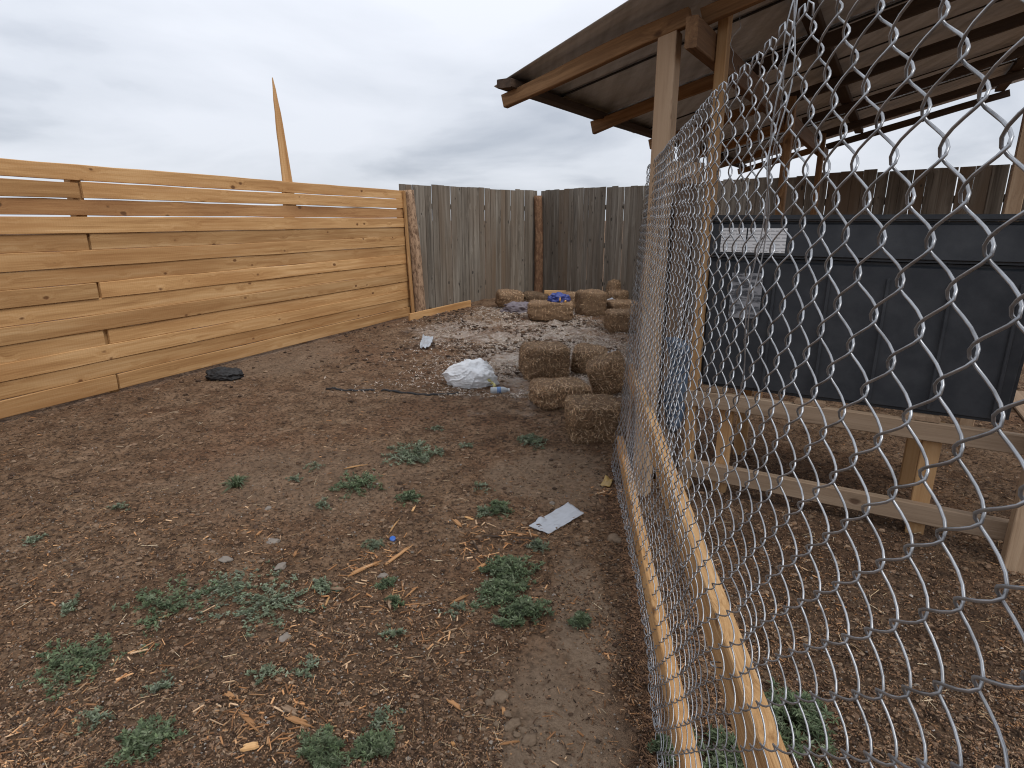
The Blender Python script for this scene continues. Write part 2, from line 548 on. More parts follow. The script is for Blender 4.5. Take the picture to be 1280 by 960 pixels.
nx = len(xs)
fs = [(j * nx + i, j * nx + i + 1, (j + 1) * nx + i + 1, (j + 1) * nx + i) for j in range(len(ys) - 1) for i in range(nx - 1)]
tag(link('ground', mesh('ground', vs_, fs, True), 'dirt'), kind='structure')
def on_ground(u, v, dz=0.0):
    p = atz(u, v)
    p.z = gz(p.x, p.y) + dz
    return p

# ---------------------------------------------------------------- new plank fence (left)
TA = Vector((-1.66, 9.70, 0))                     # its end at the bark post
td = Vector((-math.sin(R(24.2)), -math.cos(R(24.2)), 0))
tn = Vector((td.y, -td.x, 0))
if tn.x < 0: tn = -tn                              # towards the yard
fence = thing('plank_fence', TA, 'new orange-tan fence of wide horizontal planks with a few gaps', 'fence')
NB = 14
for run in range(2):
    for i in range(NB):
        jn = 4.87 if i % 3 == 1 else 7.3
        s0, s1 = ((0.0, jn - 0.005), (jn + 0.005, 9.7))[run]
        z0 = 1.945 - 0.139 * i
        gap = (0.012, 0.010, 0.008, 0.002)[i] if i < 4 else 0.0
        w = 0.139 - gap
        zc = z0 - w / 2
        tilt = 0.0 if i > 2 else (0.008, 0.003, 0.006)[i]
        lap = 0.02 * (1 if i == 13 else 0) + 0.012 * (i % 2) + random.uniform(0, 0.006)
        a = TA + td * (s0 + random.uniform(0, 0.025)) + tn * lap + Vector((0, 0, zc - tilt))
        b = TA + td * (s1 - random.uniform(0, 0.02)) + tn * lap + Vector((0, 0, zc + tilt))
        beam('plank', a, b, w, 0.024, 'waney_lumber' if i == 2 else 'fresh_lumber', fence, segs=24, rough=0.0035,
             bow=0.0, waney=0.012 if i == 2 else 0.003)
for s_ in (0.06, 2.43, 4.87, 7.3, 9.65):
    p = TA + td * s_ - tn * 0.07
    beam('post', p + Vector((0, 0, -0.3)), p + Vector((0, 0, 1.86)), 0.09, 0.09, 'fresh_lumber', fence, up=td, segs=3)
# tall splintered slab nailed behind the fence, tapering to a point above it
def slab_mesh():
    L = 1.62
    vs2, fs2 = [], []
    n = 12
    for i in range(n + 1):
        u = i / n
        w = (0.17 - 0.10 * u) if u < 0.62 else 0.108 * max(0.0, (1 - u) / 0.38) ** 0.75 + 0.004
        cx = 0.035 * u + 0.02 * u * u + 0.006 * noise.noise(Vector((u * 6, 2, 1)))
        th = 0.022 * (1 - 0.5 * u)
        for (sx_, sy_) in ((-1, -1), (1, -1), (1, 1), (-1, 1)):
            vs2.append((u * L - L / 2, sy_ * th / 2, cx + sx_ * w / 2 + 0.004 * noise.noise(Vector((u * 9, sx_ * 3, 4)))))
    for i in range(n):
        for j in range(4):
            a, b2 = i * 4 + j, i * 4 + (j + 1) % 4
            fs2.append((a, b2, b2 + 4, a + 4))
    fs2.append((3, 2, 1, 0))
    fs2.append((n * 4, n * 4 + 1, n * 4 + 2, n * 4 + 3))
    return mesh('slab', vs2, fs2)
pb = atz(363, 245, 1.75)
dr = ray(363, 232)
def fence_hit(u, v, back):
    d = ray(u, v)
    o_ = TA - tn * back
    t_ = (o_.dot(tn)) / (d.dot(tn))
    return Vector((d.x * t_, d.y * t_, H + d.z * t_))
s_lo, s_hi = fence_hit(364, 262, 0.035), fence_hit(345, 98, 0.035)
mw, L_ = basis(s_lo, s_hi, td)
sl = slab_mesh()
for v_ in sl.vertices: v_.co.x *= L_ / 1.62
o = link('slab', sl, 'fresh_lumber', fence, mw)
o['label'] = 'tall tapering slab rising to a point above the planks'
# bark-covered end post and thin batten
def log(name, p0, p1, r0, r1, mat, parent, sides=12, flat=False):
    mw, L = basis(p0, p1, (0.2, 1, 0))
    pts, n = [], 22
    vs2, fs2 = [], []
    for i in range(n + 1):
        u = i / n
        r_ = r0 + (r1 - r0) * u
        for j in range(sides):
            a = 2 * math.pi * j / sides
            k = r_ * (1 + 0.13 * noise.noise(Vector((u * 9, math.cos(a) * 1.5, math.sin(a) * 1.5 + r0 * 40))))
            y_, z_ = math.cos(a) * k, math.sin(a) * k
            if flat: y_ *= 0.55
            vs2.append(((u - 0.5) * L, y_ + 0.012 * math.sin(u * 4), z_))
    for i in range(n):
        for j in range(sides):
            a, b2 = i * sides + j, i * sides + (j + 1) % sides
            fs2.append((a, b2, b2 + sides, a + sides))
    fs2.append(tuple(range(sides - 1, -1, -1)))
    fs2.append(tuple(n * sides + j for j in range(sides)))
    return link(name, mesh(name, vs2, fs2, True), mat, parent, mw)
ep0 = TA - td * 0.06 + tn * 0.12
o = log('end_post', ep0 + Vector((0.02, 0, -0.12)), ep0 + Vector((-0.09, 0, 1.95)), 0.098, 0.088, 'slab_bark', fence)
o['label'] = 'rough end post with patches of dark bark left on'
beam('batten', ep0 + td * 0.15 - tn * 0.03 + Vector((0.01, 0, -0.05)), ep0 + td * 0.14 - tn * 0.03 + Vector((-0.06, 0, 1.93)), 0.06, 0.03, 'fresh_lumber', fence, up=td, segs=6)

lp0, lp1 = on_ground(512, 402), on_ground(588, 385)
lp0 = Vector((lp0.x, lp0.y, gz(lp0.x, lp0.y) + 0.05)); lp1 = Vector((lp1.x, lp1.y, gz(lp1.x, lp1.y) + 0.06))
tag(beam('loose_plank', lp0, lp1, 0.13, 0.03, 'fresh_lumber', None, segs=8, rough=0.006), 'short tan plank lying on edge at the foot of the bark post', 'plank')

# ---------------------------------------------------------------- weathered board fences
def board_fence(p0, p1, label, top, skip_gaps, toward, n_over=None):
    p0, p1 = Vector(p0), Vector(p1)
    d = (p1 - p0).normalized()
    nrm = Vector((-d.y, d.x, 0))
    if nrm.dot(Vector(toward) - p0) < 0: nrm = -nrm
    f = thing('board_fence', p0, label, 'fence')
    L = (p1 - p0).length
    s_, i = 0.0, 0
    hp = 0.0
    while s_ < L - 0.05:
        w = random.uniform(0.125, 0.15)
        if s_ + w > L: w = L - s_
        if i % 5 == 0: hp = random.uniform(-0.012, 0.02)
        h_ = top + hp + random.uniform(-0.008, 0.008)
        off = random.uniform(-0.006, 0.006)
        c_ = p0 + d * (s_ + w / 2) + nrm * off
        lean = random.uniform(-0.006, 0.006)
        beam('board', c_ + Vector((0, 0, -0.1)), c_ + d * lean + Vector((0, 0, h_)), w - 0.003, 0.019, 'weathered_board', f, up=d, segs=6, rough=0.003)
        s_ += w + (0.012 if i in skip_gaps else random.choice((0.0, 0.001, 0.003)))
        i += 1
    for zr in (0.35, 1.05, 1.72):
        beam('rail', p0 - nrm * 0.04 + Vector((0, 0, zr)), p1 - nrm * 0.04 + Vector((0, 0, zr)), 0.085, 0.038, 'weathered_board', f, segs=8)
    return f
CR = Vector((0.545, 12.55, 0))
board_fence((-1.80, 9.93, 0), CR + Vector((-0.04, 0.0, 0)), 'weathered grey board fence from the bark end post to the log corner post', 2.06, (13,), (0, 5, 0))
fr = board_fence(CR + Vector((0.05, -0.02, 0)), (5.35, 6.2, 0), 'weathered grey board fence running from the log post behind the shelter', 2.06, (9, 12, 15, 23, 31), (0, 5, 0))
cpost = log('corner_post', CR + Vector((0.0, -0.12, -0.15)), CR + Vector((-0.01, -0.12, 1.97)), 0.092, 0.082, 'log_bark', None)
tag(cpost, 'reddish round log post standing in the corner of the grey fences', 'post')

# ---------------------------------------------------------------- pole shelter
SA = R(32)
SE = Vector((-0.05, 3.475, 2.2))
sn = Vector((math.sin(SA), math.cos(SA), 0))
sr = Vector((math.cos(SA), -math.sin(SA), 0))
def S(a, b, dz=0.0):
    return SE + sn * a + sr * b + Vector((0, 0, 0.26 * b + dz))
shed = thing('shelter', (0.716, 3.05, 0), 'open pole shelter with a sloping metal roof on wooden rafters', 'shelter')
rup = Vector((0, 0, 1))
for i, a in enumerate((0.06, 1.22, 2.42, 3.62, 4.82, 5.95)):
    beam('rafter', S(a, -0.03, -0.064), S(a, 0.97, -0.064), 0.074, 0.045, 'shed_rafter', shed, segs=10, rough=0.008, waney=0.008)
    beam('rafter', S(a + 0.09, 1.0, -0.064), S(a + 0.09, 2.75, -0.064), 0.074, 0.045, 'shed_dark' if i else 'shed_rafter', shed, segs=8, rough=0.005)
for b in (0.02, 1.35, 2.65):
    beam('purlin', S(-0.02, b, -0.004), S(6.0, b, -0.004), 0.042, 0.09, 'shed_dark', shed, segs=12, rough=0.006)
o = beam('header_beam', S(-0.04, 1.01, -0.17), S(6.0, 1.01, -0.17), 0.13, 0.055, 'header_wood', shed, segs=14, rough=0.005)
# corrugated sheets, ribs running up the slope
def sheet(a0, a1, lift, rake=None):
    vs2, fs2 = [], []
    n, m = 64, 7
    bs = [-0.09 + (2.95) * j / m for j in range(m + 1)]
    for j, b in enumerate(bs):
        for i in range(n + 1):
            u = i / n
            lo = a0 if rake is None else rake(b)
            a = lo + (a1 - lo) * u
            rib = 0.010 * max(0.0, math.cos(2 * math.pi * (a / 0.1))) ** 3 + 0.0015 * math.cos(2 * math.pi * a / 0.05)
            # trapezoid-like pan
            p = S(a, b, 0.027 + lift + rib + 0.004 * noise.noise(Vector((a * 3, b * 2, 1))))
            vs2.append(p)
    w = n + 1
    for j in range(m):
        for i in range(n):
            k = j * w + i
            fs2.append((k, k + 1, k + w + 1, k + w))
    mm = mesh('roof_sheet', vs2, fs2, True)
    o = link('roof_sheet', mm, 'roof_metal', shed)
    sol = o.modifiers.new('thickness', 'SOLIDIFY')
    sol.thickness = 0.0025
    sol.offset = 1
    return o
rake = lambda b: 0.03 - 0.24 * b
edges = [0.0, 0.62, 1.42, 2.2, 3.0, 3.8, 4.6, 5.4, 6.12]
for i in range(len(edges) - 1):
    sheet(edges[i] - (0.03 if i else 0), edges[i + 1], 0.004 + 0.009 * (i % 2), rake if i == 0 else None)
for a in edges[1:-1]:
    beam('seam_strip', S(a - 0.012, -0.06, 0.021), S(a - 0.012, 2.8, 0.021), 0.008, 0.016, 'black_rubber', shed, segs=2, rough=0.0, cham=0.001)
def spost(a, b, z0, z1, w, th, mat, lean=(0, 0), name='post'):
    p = S(a, b)
    return beam(name, (p.x - lean[0], p.y - lean[1], z0), (p.x, p.y, z1), w, th, mat, shed, up=sn, segs=6, rough=0.003)
spost(0.085, 0.872, -0.2, 2.335, 0.089, 0.089, 'shed_post')
spost(0.30, 1.065, -0.2, 2.52, 0.075, 0.05, 'orange_lumber', (0.0, 0.0))
spost(0.33, 0.93, -0.2, 1.95, 0.10, 0.085, 'brown_lumber')
spost(2.5, 1.07, -0.2, 2.42, 0.089, 0.06, 'shed_rafter')
spost(4.9, 1.07, -0.2, 2.42, 0.089, 0.06, 'shed_rafter')
spost(2.5, 2.55, -0.2, 2.75, 0.089, 0.089, 'shed_post')
spost(0.25, 2.55, -0.2, 2.75, 0.089, 0.089, 'shed_post')
pA, pB = S(0.085, 0.872), S(0.33, 0.93)
beam('crosspiece', (pA.x, pA.y - 0.07, 1.72), (pB.x + 0.05, pB.y - 0.07, 1.73), 0.10, 0.03, 'shed_post', shed, segs=4)
pd_ = (pB - pA); pd_.z = 0
for i in range(3):
    q = pA + pd_ * (0.30 + 0.2 * i) + Vector((0.0, 0.09, 0))
    beam('side_board', (q.x, q.y, 0.0), (q.x, q.y, 1.62 - 0.03 * i), 0.085, 0.02, 'brown_lumber', shed, up=pd_.normalized(), segs=6)
# thin loose wire trailing down the orange post
p2 = S(0.30, 1.065)
pts = [(p2.x + 0.035 + 0.018 * math.sin(i * 0.9) + 0.012 * math.cos(i * 2.1), p2.y - 0.06, 2.47 - i * 0.035) for i in range(16)]
a_, b_ = tube(pts, 0.0012, 5)
link('hanging_wire', mesh('wire', a_, b_, True), 'galvanised_wire', shed)

# stand of sawn timber with the dark bin on it
st0 = Vector((0.965, 3.16, 0)); std = Vector((math.cos(R(30)), -math.sin(R(30)), 0)); stn = Vector((math.sin(R(30)), math.cos(R(30)), 0))
stand = thing('timber_stand', st0, 'low timber stand with two long front rails under the dark bin', 'stand')
for zc, w in ((0.555, 0.089), (0.14, 0.095)):
    beam('rail', st0 + Vector((0, 0, zc)), st0 + std * 2.2 + Vector((0, 0, zc)), w, 0.042, 'stand_wood', stand, segs=8)
beam('rail', st0 + stn * 0.75 + Vector((0, 0, 0.555)), st0 + stn * 0.75 + std * 2.2 + Vector((0, 0, 0.555)), 0.089, 0.042, 'stand_wood', stand, segs=8)
for s_ in (0.22, 1.15, 2.1):
    for k in (0.045, 0.70):
        q = st0 + std * s_ + stn * k
        beam('leg', q + Vector((0, 0, -0.1)), q + Vector((0, 0, 0.59)), 0.075, 0.045, 'orange_lumber', stand, up=std, segs=3)
for i in range(5):
    q = st0 + std * (0.15 + i * 0.47)
    beam('slat', q - stn * 0.015 + Vector((0, 0, 0.612)), q + stn * 0.77 + Vector((0, 0, 0.612)), 0.02, 0.14, 'brown_lumber', stand, segs=3)

def box_mesh(name, x0, x1, y0, y1, z0, z1, bev=0.012, seg=2, flare=0.0):
    bm = bmesh.new()
    bmesh.ops.create_cube(bm, size=1)
    for v_ in bm.verts:
        k = flare if v_.co.z > 0 else 0
        v_.co = ((x0 - k) if v_.co.x < 0 else (x1 + k), (y0 - k) if v_.co.y < 0 else (y1 + k), z0 if v_.co.z < 0 else z1)
    bmesh.ops.bevel(bm, geom=bm.edges[:], offset=bev, segments=seg, affect='EDGES')
    m = bpy.data.meshes.new(name)
    bm.to_mesh(m)
    bm.free()
    return m
bo = st0 + std * 0.06 + stn * 0.03
bmw = Matrix((std, stn, (0, 0, 1))).transposed().to_4x4()
bmw.translation = bo + Vector((0, 0, 0.622))
binn = tag(link('storage_bin', None, mw=bmw), 'large dark grey lidded bin with white papers on its front', 'bin')
def bpart(name, m, mat, par=None):
    return link(name, m, mat, par or binn, bmw)
body = bpart('body', box_mesh('body', 0.0, 1.35, 0.0, 0.68, 0.0, 0.69, 0.02, 3, 0.012), 'bin_plastic')
lid = bpart('lid', box_mesh('lid', -0.025, 1.375, -0.03, 0.71, 0.695, 0.872, 0.015, 3, -0.008), 'bin_plastic')
bpart('lid_rim', box_mesh('rim', -0.032, 1.382, -0.038, 0.718, 0.874, 0.902, 0.008, 2), 'bin_plastic', lid)
for k in range(5):
    bpart('rib', box_mesh('rib', 0.32 + k * 0.24, 0.335 + k * 0.24, -0.022, -0.0135, 0.03, 0.62, 0.003, 1), 'bin_plastic', body)
for x0, x1 in ((0.055, 0.175), (0.182, 0.36)):
    bpart('paper', box_mesh('paper', x0, x1, -0.0335, -0.0320, 0.722, 0.84, 0.0004, 1), 'printed_paper', lid)
bpart('sticker', box_mesh('sticker', 0.125, 0.275, -0.0262, -0.0235, 0.39, 0.62, 0.0004, 1), 'peeled_sticker', body)

# ---------------------------------------------------------------- chain link fence
FP = Vector((0.443, 1.329, 0)); FQ = Vector((0.652, 3.379, 0))
ft = (FQ - FP).normalized()
fn = Vector((ft.y, -ft.x, 0))                       # away from the yard, into the pen
F0 = FP - ft * FP.dot(ft)
def FPT(s, z, off=0.0):
    lean = 0.095 * max(0.0, s - 1.5) / 2.0 * (z / 1.78) ** 1.3
    bulge = -0.028 * math.exp(-((z - 0.1) / 0.22) ** 2) * (0.6 + 0.5 * math.sin(s * 2.1))
    return F0 + ft * s + fn * (off + lean + bulge) + Vector((0, 0, z))
link_fence = thing('chain_link_fence', FPT(1.9, 0.0), 'galvanised chain link fence on two tan timber rails', 'fence')
MW, MH = 0.079, 0.0755
ZT = 1.775
NR = 23
def warp(s, z):
    q = Vector((s * 1.3, z * 1.3, 0.5))
    a = noise.noise_vector(q) * 0.020 + noise.noise_vector(Vector((s * 5, z * 5, 3))) * 0.007
    # places where the mesh was pulled and creased
    for (cs, cz, rr, ds, dz) in ((1.10, 1.05, 0.11, 0.035, -0.02), (0.98, 0.80, 0.10, -0.03, 0.02), (0.92, 1.45, 0.09, 0.03, 0.02), (1.95, 1.2, 0.2, 0.02, 0.03)):
        g = math.exp(-(((s - cs) / rr) ** 2 + ((z - cz) / rr) ** 2))
        a = a + Vector((ds * g, dz * g, 0.012 * g))
    return a
def stretch(u):
    """u rows from the top -> height: rows a little longer near the ground"""
    return ZT - MH * (u + 0.0035 * u * u * (u / NR))
NS = int((3.56 - 0.22) / (MW / 2))
OV = 0.0040
for k in range(NS):
    sc = 0.22 + k * MW / 2
    ph = k % 2                                         # strand k: right bends at whole rows when ph == 0
    pts = []
    steps = 6
    for i in range(NR * 2 * steps + 1):
        u = i / (2 * steps)
        w = (u + (0.0 if ph == 0 else 0.5)) % 1.0       # 0 right bend, .5 left bend
        tri = 1 - 4 * w if w < 0.5 else -3 + 4 * w
        tri = math.copysign(min(1.0, abs(tri) * 1.12), tri)
        tri = math.sin(tri * math.pi / 2) * 0.45 + tri * 0.55
        sx_ = sc + tri * (MW / 4 + OV)
        dep = 0.0068 * math.sin(2 * math.pi * w)
        z = stretch(u)
        wv_ = warp(sx_, z)
        pts.append(FPT(sx_ + wv_.x, max(z + wv_.y * 0.7, 0.012 + 0.01 * (k % 3)), dep + wv_.z))
    # hook at the top, bent over its neighbour
    top = pts[0]
    sg = -1 if ph == 0 else 1
    hk = [top + ft * (sg * -0.004) + Vector((0, 0, -0.008)) + fn * (0.007 * sg), top + ft * (sg * -0.007) + Vector((0, 0, 0.006)) + fn * (0.005 * sg), top + ft * (sg * -0.003) + Vector((0, 0, 0.011))]
    a_, b_ = tube(hk + pts, 0.00155, 5)
    link('wire', mesh('wire', a_, b_, True), 'galvanised_wire', link_fence)
# second roll laced in beside the first: a few stray strands and tie wires hanging by the join
for (s_, z0, z1, r_) in ((0.955, 2.02, 1.30, 0.0011), (0.985, 2.05, 1.18, 0.0012), (1.005, 1.95, 1.42, 0.001)):
    pts = []
    for i in range(40):
        u = i / 39
        z = z0 + (z1 - z0) * u
        pts.append(FPT(s_ + 0.10 * u * (1 if s_ < 1 else 0.4) - 0.03 + 0.008 * math.sin(u * 14 + s_ * 50), z, -0.008 + 0.006 * math.cos(u * 19 + s_ * 90)))
    a_, b_ = tube(pts, r_, 5)
    link('tie_wire', mesh('tie', a_, b_, True), 'galvanised_wire', link_fence)
# rails behind the wire
def frail(z, w, s0, s1, sag):
    p0, p1 = FPT(s0, z, 0.036), FPT(s1, z + sag, 0.036)
    return beam('rail', p0, p1, w, 0.04, 'rail_lumber', link_fence, segs=4, rough=0.0006, cham=0.003)
def staples(rail, z, n, s0, ds):
    for i in range(n):
        s_ = s0 + i * ds + 0.03 * math.sin(i * 2.7)
        q = [FPT(s_ - 0.006, z, 0.016), FPT(s_ - 0.006, z + 0.001, 0.002), FPT(s_ - 0.003, z + 0.003, -0.005), FPT(s_ + 0.004, z + 0.004, -0.005), FPT(s_ + 0.007, z + 0.003, 0.002), FPT(s_ + 0.007, z + 0.002, 0.016)]
        a_, b_ = tube(q, 0.0016, 5)
        link('staple', mesh('staple', a_, b_, True), 'galvanised_wire', rail)
staples(frail(0.615, 0.112, 0.15, 3.5, 0.0), 0.625, 9, 0.45, 0.31)
staples(frail(0.185, 0.089, 0.15, 3.5, -0.02), 0.19, 8, 0.9, 0.31)
for s_ in (3.42, 0.28):
    q = FPT(s_, 0, 0.10)
    beam('post', q + Vector((0, 0, -0.2)), q + fn * (0.06 if s_ > 1 else 0) + Vector((0, 0, 1.62 if s_ > 1 else 1.78)), 0.089, 0.089, 'brown_lumber', link_fence, up=ft, segs=5)

# blue cloth scraps hanging behind the wire
def rag(name, c_, w, h_, mat, label, cat, axis_, seed):
    n, m = 10, 14
    vs2, fs2 = [], []
    for j in range(m + 1):
        for i in range(n + 1):
            u, v_ = i / n - 0.5, j / m
            q = Vector((u * 4 + seed, v_ * 3, seed))
            wd = w * (1 - 0.35 * v_ + 0.25 * noise.noise(Vector((v_ * 4, seed, 1))))
            fold = 0.03 * math.sin(u * 16 + v_ * 3 + seed) + 0.03 * noise.noise(q)
            p = c_ + axis_ * (u * wd) + fn * fold + Vector((0, 0, -v_ * h_ + 0.02 * noise.noise(q * 2)))
            vs2.append(p)
    for j in range(m):
        for i in range(n):
            k = j * (n + 1) + i
            fs2.append((k, k + 1, k + n + 2, k + n + 1))
    o = link(name, mesh(name, vs2, fs2, True), mat)
    sol = o.modifiers.new('thickness', 'SOLIDIFY')
    sol.thickness = 0.003
    tag(o, label, cat)
rag('cloth', FPT(2.62, 0.98, 0.14), 0.26, 0.40, 'blue_tarp', 'crumpled dark blue cloth hanging behind the wire above the rail', 'cloth', ft, 2.3)

# ---------------------------------------------------------------- straw bales
def bale(center, size, rot, label, nstraw, seed, tone=1.0, tilt=(0, 0), sq=4.0, ragged=1.0):
    bm = bmesh.new()
    bmesh.ops.create_cube(bm, size=2)
    bmesh.ops.subdivide_edges(bm, edges=bm.edges[:], cuts=13, use_grid_fill=True)
    rnd = random.Random(seed)
    sx_, sy_, sz_ = [q / 2 for q in size]
    vs2, tint = [], []
    for v_ in bm.verts:
        c_ = v_.co
        r_ = (abs(c_.x) ** sq + abs(c_.y) ** sq + abs(c_.z) ** sq) ** (1 / sq)
        p = c_ / r_
        d = 0.085 * noise.noise(p * 1.3 + Vector((seed, 0, 0))) + 0.06 * noise.noise(p * 4 + Vector((seed, 3, 0))) + 0.05 * noise.noise(p * 11 + Vector((0, seed, 0)))
        p = p * (1 + d * ragged)
        if p.z < -0.9: p.z = -0.9 + (p.z + 0.9) * 0.25
        v_.co = Vector((p.x * sx_, p.y * sy_, p.z * sz_))
    bm.normal_update()
    bm.verts.ensure_lookup_table()
    for v_ in bm.verts:
        vs2.append(v_.co.copy())
        k = tone * (0.55 + 0.7 * (noise.noise(v_.co * 28 + Vector((seed, 0, 9))) * 0.5 + 0.5))
        tint.append((0.185 * k, 0.115 * k, 0.066 * k))
    fs2 = [tuple(v_.index for v_ in f.verts) for f in bm.faces]
    faces = bm.faces[:]
    for q in range(nstraw):
        f = rnd.choice(faces)
        c_ = f.calc_center_median()
        if c_.z < -sz_ * 0.93: continue
        n_ = f.normal
        tg = n_.orthogonal().normalized()
        tg = Matrix.Rotation(rnd.uniform(0, 6.28), 3, n_) @ tg
        c_ = c_ + tg * rnd.uniform(-0.02, 0.02) + n_ * rnd.uniform(-0.002, 0.005)
        L = rnd.uniform(0.015, 0.05) * (1.5 if rnd.random() < 0.06 else 1)
        dr_ = (tg + n_ * abs(rnd.gauss(0, 0.17))).normalized()
        sd_ = n_.cross(dr_).normalized() * rnd.uniform(0.0012, 0.0026)
        bend = n_ * rnd.uniform(-0.006, 0.004)
        i0 = len(vs2)
        a, b, c2 = c_ - dr_ * L / 2 + n_ * 0.0, c_ + n_ * 0.004 + bend, c_ + dr_ * L / 2 + n_ * 0.002
        vs2 += [a - sd_, a + sd_, b - sd_, b + sd_, c2]
        fs2 += [(i0, i0 + 1, i0 + 3, i0 + 2), (i0 + 2, i0 + 3, i0 + 4)]
        k = tone * rnd.uniform(0.45, 1.55)
        base = rnd.choice(((0.44, 0.285, 0.16), (0.31, 0.19, 0.105), (0.58, 0.42, 0.27), (0.17, 0.10, 0.058), (0.24, 0.145, 0.08)))
        tint += [tuple(x * k for x in base)] * 5
    bm.free()
    m = mesh('bale', vs2, fs2, True, tint)
    mw = Matrix.Translation(center) @ Matrix.Rotation(R(rot), 4, 'Z') @ Matrix.Rotation(R(tilt[0]), 4, 'X') @ Matrix.Rotation(R(tilt[1]), 4, 'Y')
    o = link('straw_bale', m, 'straw', None, mw)
    return tag(o, label, 'bale', 'broken straw bales dumped in the yard')
BL = [  # base pixel (middle of the foot), size across/deep/high, turn, tone, tilt, squareness, label
    (680, 476, (0.44, 0.40, 0.32), 8, 0.95, (0, 0), 5.0, 'squarish brown bale chunk nearest the white trash bag'),
    (736, 468, (0.34, 0.42, 0.26), -12, 1.05, (0, 4), 3.2, 'rounded bale chunk wedged behind the slumped bale'),
    (699, 513, (0.46, 0.34, 0.20), 14, 1.1, (0, 2), 3.4, 'low rounded bale chunk between the square chunk and the wire fence pile'),
    (759, 497, (0.32, 0.34, 0.31), -8, 0.9, (6, -24), 3.2, 'slumped tilted bale chunk leaning towards the wire fence'),
    (740, 552, (0.36, 0.34, 0.28), 4, 0.92, (0, 0), 5.0, 'square brown bale chunk closest to the timber rails of the wire fence'),
    (776, 418, (0.42, 0.40, 0.30), 4, 0.9, (0, 0), 4.0, 'round-edged bale sitting alone on the pale shavings by the wire fence'),
    (777, 395, (0.48, 0.42, 0.22), 10, 1.0, (0, 0), 3.4, 'low bale in front of the white and blue plastic film'),
    (688, 405, (0.66, 0.40, 0.28), -5, 1.0, (0, 0), 5.5, 'long rectangular bale with the blue bag on top'),
    (738, 397, (0.46, 0.42, 0.42), 6, 0.85, (0, 0), 4.0, 'upright dark bale beside the long bale with the blue bag'),
    (669, 385, (0.46, 0.40, 0.26), -14, 0.55, (0, 6), 3.0, 'dark blackish bale in front of the log corner post'),
    (637, 389, (0.46, 0.42, 0.30), 12, 1.0, (0, 5), 2.8, 'pale rounded bale beside the purple-grey sack'),
    (777, 384, (0.56, 0.30, 0.30), 42, 1.05, (0, 0), 3.2, 'flat pale bale against the grey fence behind the plastic film'),
    (769, 382.5, (0.40, 0.24, 0.46), 40, 0.95, (0, 8), 2.6, 'ragged reddish straw clump heaped against the grey fence'),
    (714, 389, (0.34, 0.34, 0.30), 10, 1.0, (0, 0), 3.0, 'small bale chunk half hidden between the long bale and the upright bale'),
]
bales = []
for i, (u, v, size, rot, tone, tilt, sq, lab) in enumerate(BL):
    sq = sq * 1.5
    p = on_ground(u, v)
    dirv = Vector((p.x, p.y, 0)).normalized()
    p = p + dirv * size[1] * 0.42
    g = gz(p.x, p.y)
    c_ = Vector((p.x, p.y, g + size[2] * 0.46 + (0.03 if tilt[1] > 10 or tilt[1] < -10 else 0)))
    bales.append(bale(c_, size, rot, lab, 6500 if v > 430 else 2600, i * 7.3 + 1.7, tone, tilt, sq))

# ---------------------------------------------------------------- rubbish in the yard
def crumple(center, size, seed, sharp=0.25, subdiv=5, base=-0.55, point=None):
    bm = bmesh.new()
    bmesh.ops.create_icosphere(bm, subdivisions=subdiv, radius=1)
    for v_ in bm.verts:
        p = v_.co.copy()
        r1 = 1 - abs(noise.noise(p * 1.6 + Vector((seed, 0, 0)))) * 2
        r2 = 1 - abs(noise.noise(p * 3.7 + Vector((0, seed, 0)))) * 2
        r3 = 1 - abs(noise.noise(p * 8 + Vector((0, 0, seed)))) * 2
        k = 1 + sharp * (0.55 * r1 + 0.3 * r2 + 0.14 * r3 - 0.35)
        p *= k
        if p.z < base: p.z = base + (p.z - base) * 0.05
        if point:
            f = max(0.0, p.normalized().dot(point)) ** 4
            p += Vector(point) * 0.35 * f
            p.z *= 1 - 0.5 * f
        v_.co = Vector((p.x * size[0], p.y * size[1], (p.z - base) * size[2]))
    m = bpy.data.meshes.new('crumple')
    bm.to_mesh(m)
    bm.free()
    m.polygons.foreach_set('use_smooth', [True] * len(m.polygons))
    return m
def bag_mesh():
    # slumped sack: a tent over soft rubbish, creases running out from the gathered neck
    bm = bmesh.new()
    bmesh.ops.create_icosphere(bm, subdivisions=6, radius=1)
    neck = Vector((0.25, -0.55, 0.8)).normalized()
    ax = neck.orthogonal().normalized()
    ay = neck.cross(ax)
    for v_ in bm.verts:
        p = v_.co.copy()
        th = math.acos(max(-1, min(1, p.dot(neck))))
        ph = math.atan2(p.dot(ay), p.dot(ax))
        w1 = noise.noise(Vector((math.cos(ph) * 2.2, math.sin(ph) * 2.2, th * 0.8 + 3.0)))
        cre = 1 - abs(math.sin(ph * 4.5 + 3.5 * w1 + th))
        amp = 0.14 * math.sin(min(th * 1.3, math.pi)) 
        lump = 0.22 * noise.noise(p * 1.25 + Vector((8.1, 2, 0)))
        fine = 0.06 * (1 - 2 * abs(noise.noise(p * 3.2 + Vector((1, 5, 2))))) + 0.035 * (1 - 2 * abs(noise.noise(p * 7.0 + Vector((4, 1, 7)))))
        k = 1 + lump + amp * (cre ** 3 - 0.35) + fine - 0.20 * math.exp(-(th / 0.22) ** 2)
        p *= k
        p.z *= 1.0 - 0.38 * max(0.0, -p.x) ** 1.2
        if p.z < -0.42: p.z = -0.42 + (p.z + 0.42) * 0.05
        p.x *= 1.0 + 0.14 * max(0.0, -p.z)
        v_.co = Vector((p.x * 0.235, p.y * 0.19, (p.z + 0.42) * 0.165))
    m = bpy.data.meshes.new('sack')
    bm.to_mesh(m)
    bm.free()
    m.polygons.foreach_set('use_smooth', [True] * len(m.polygons))
    return m
g = on_ground(588, 481)
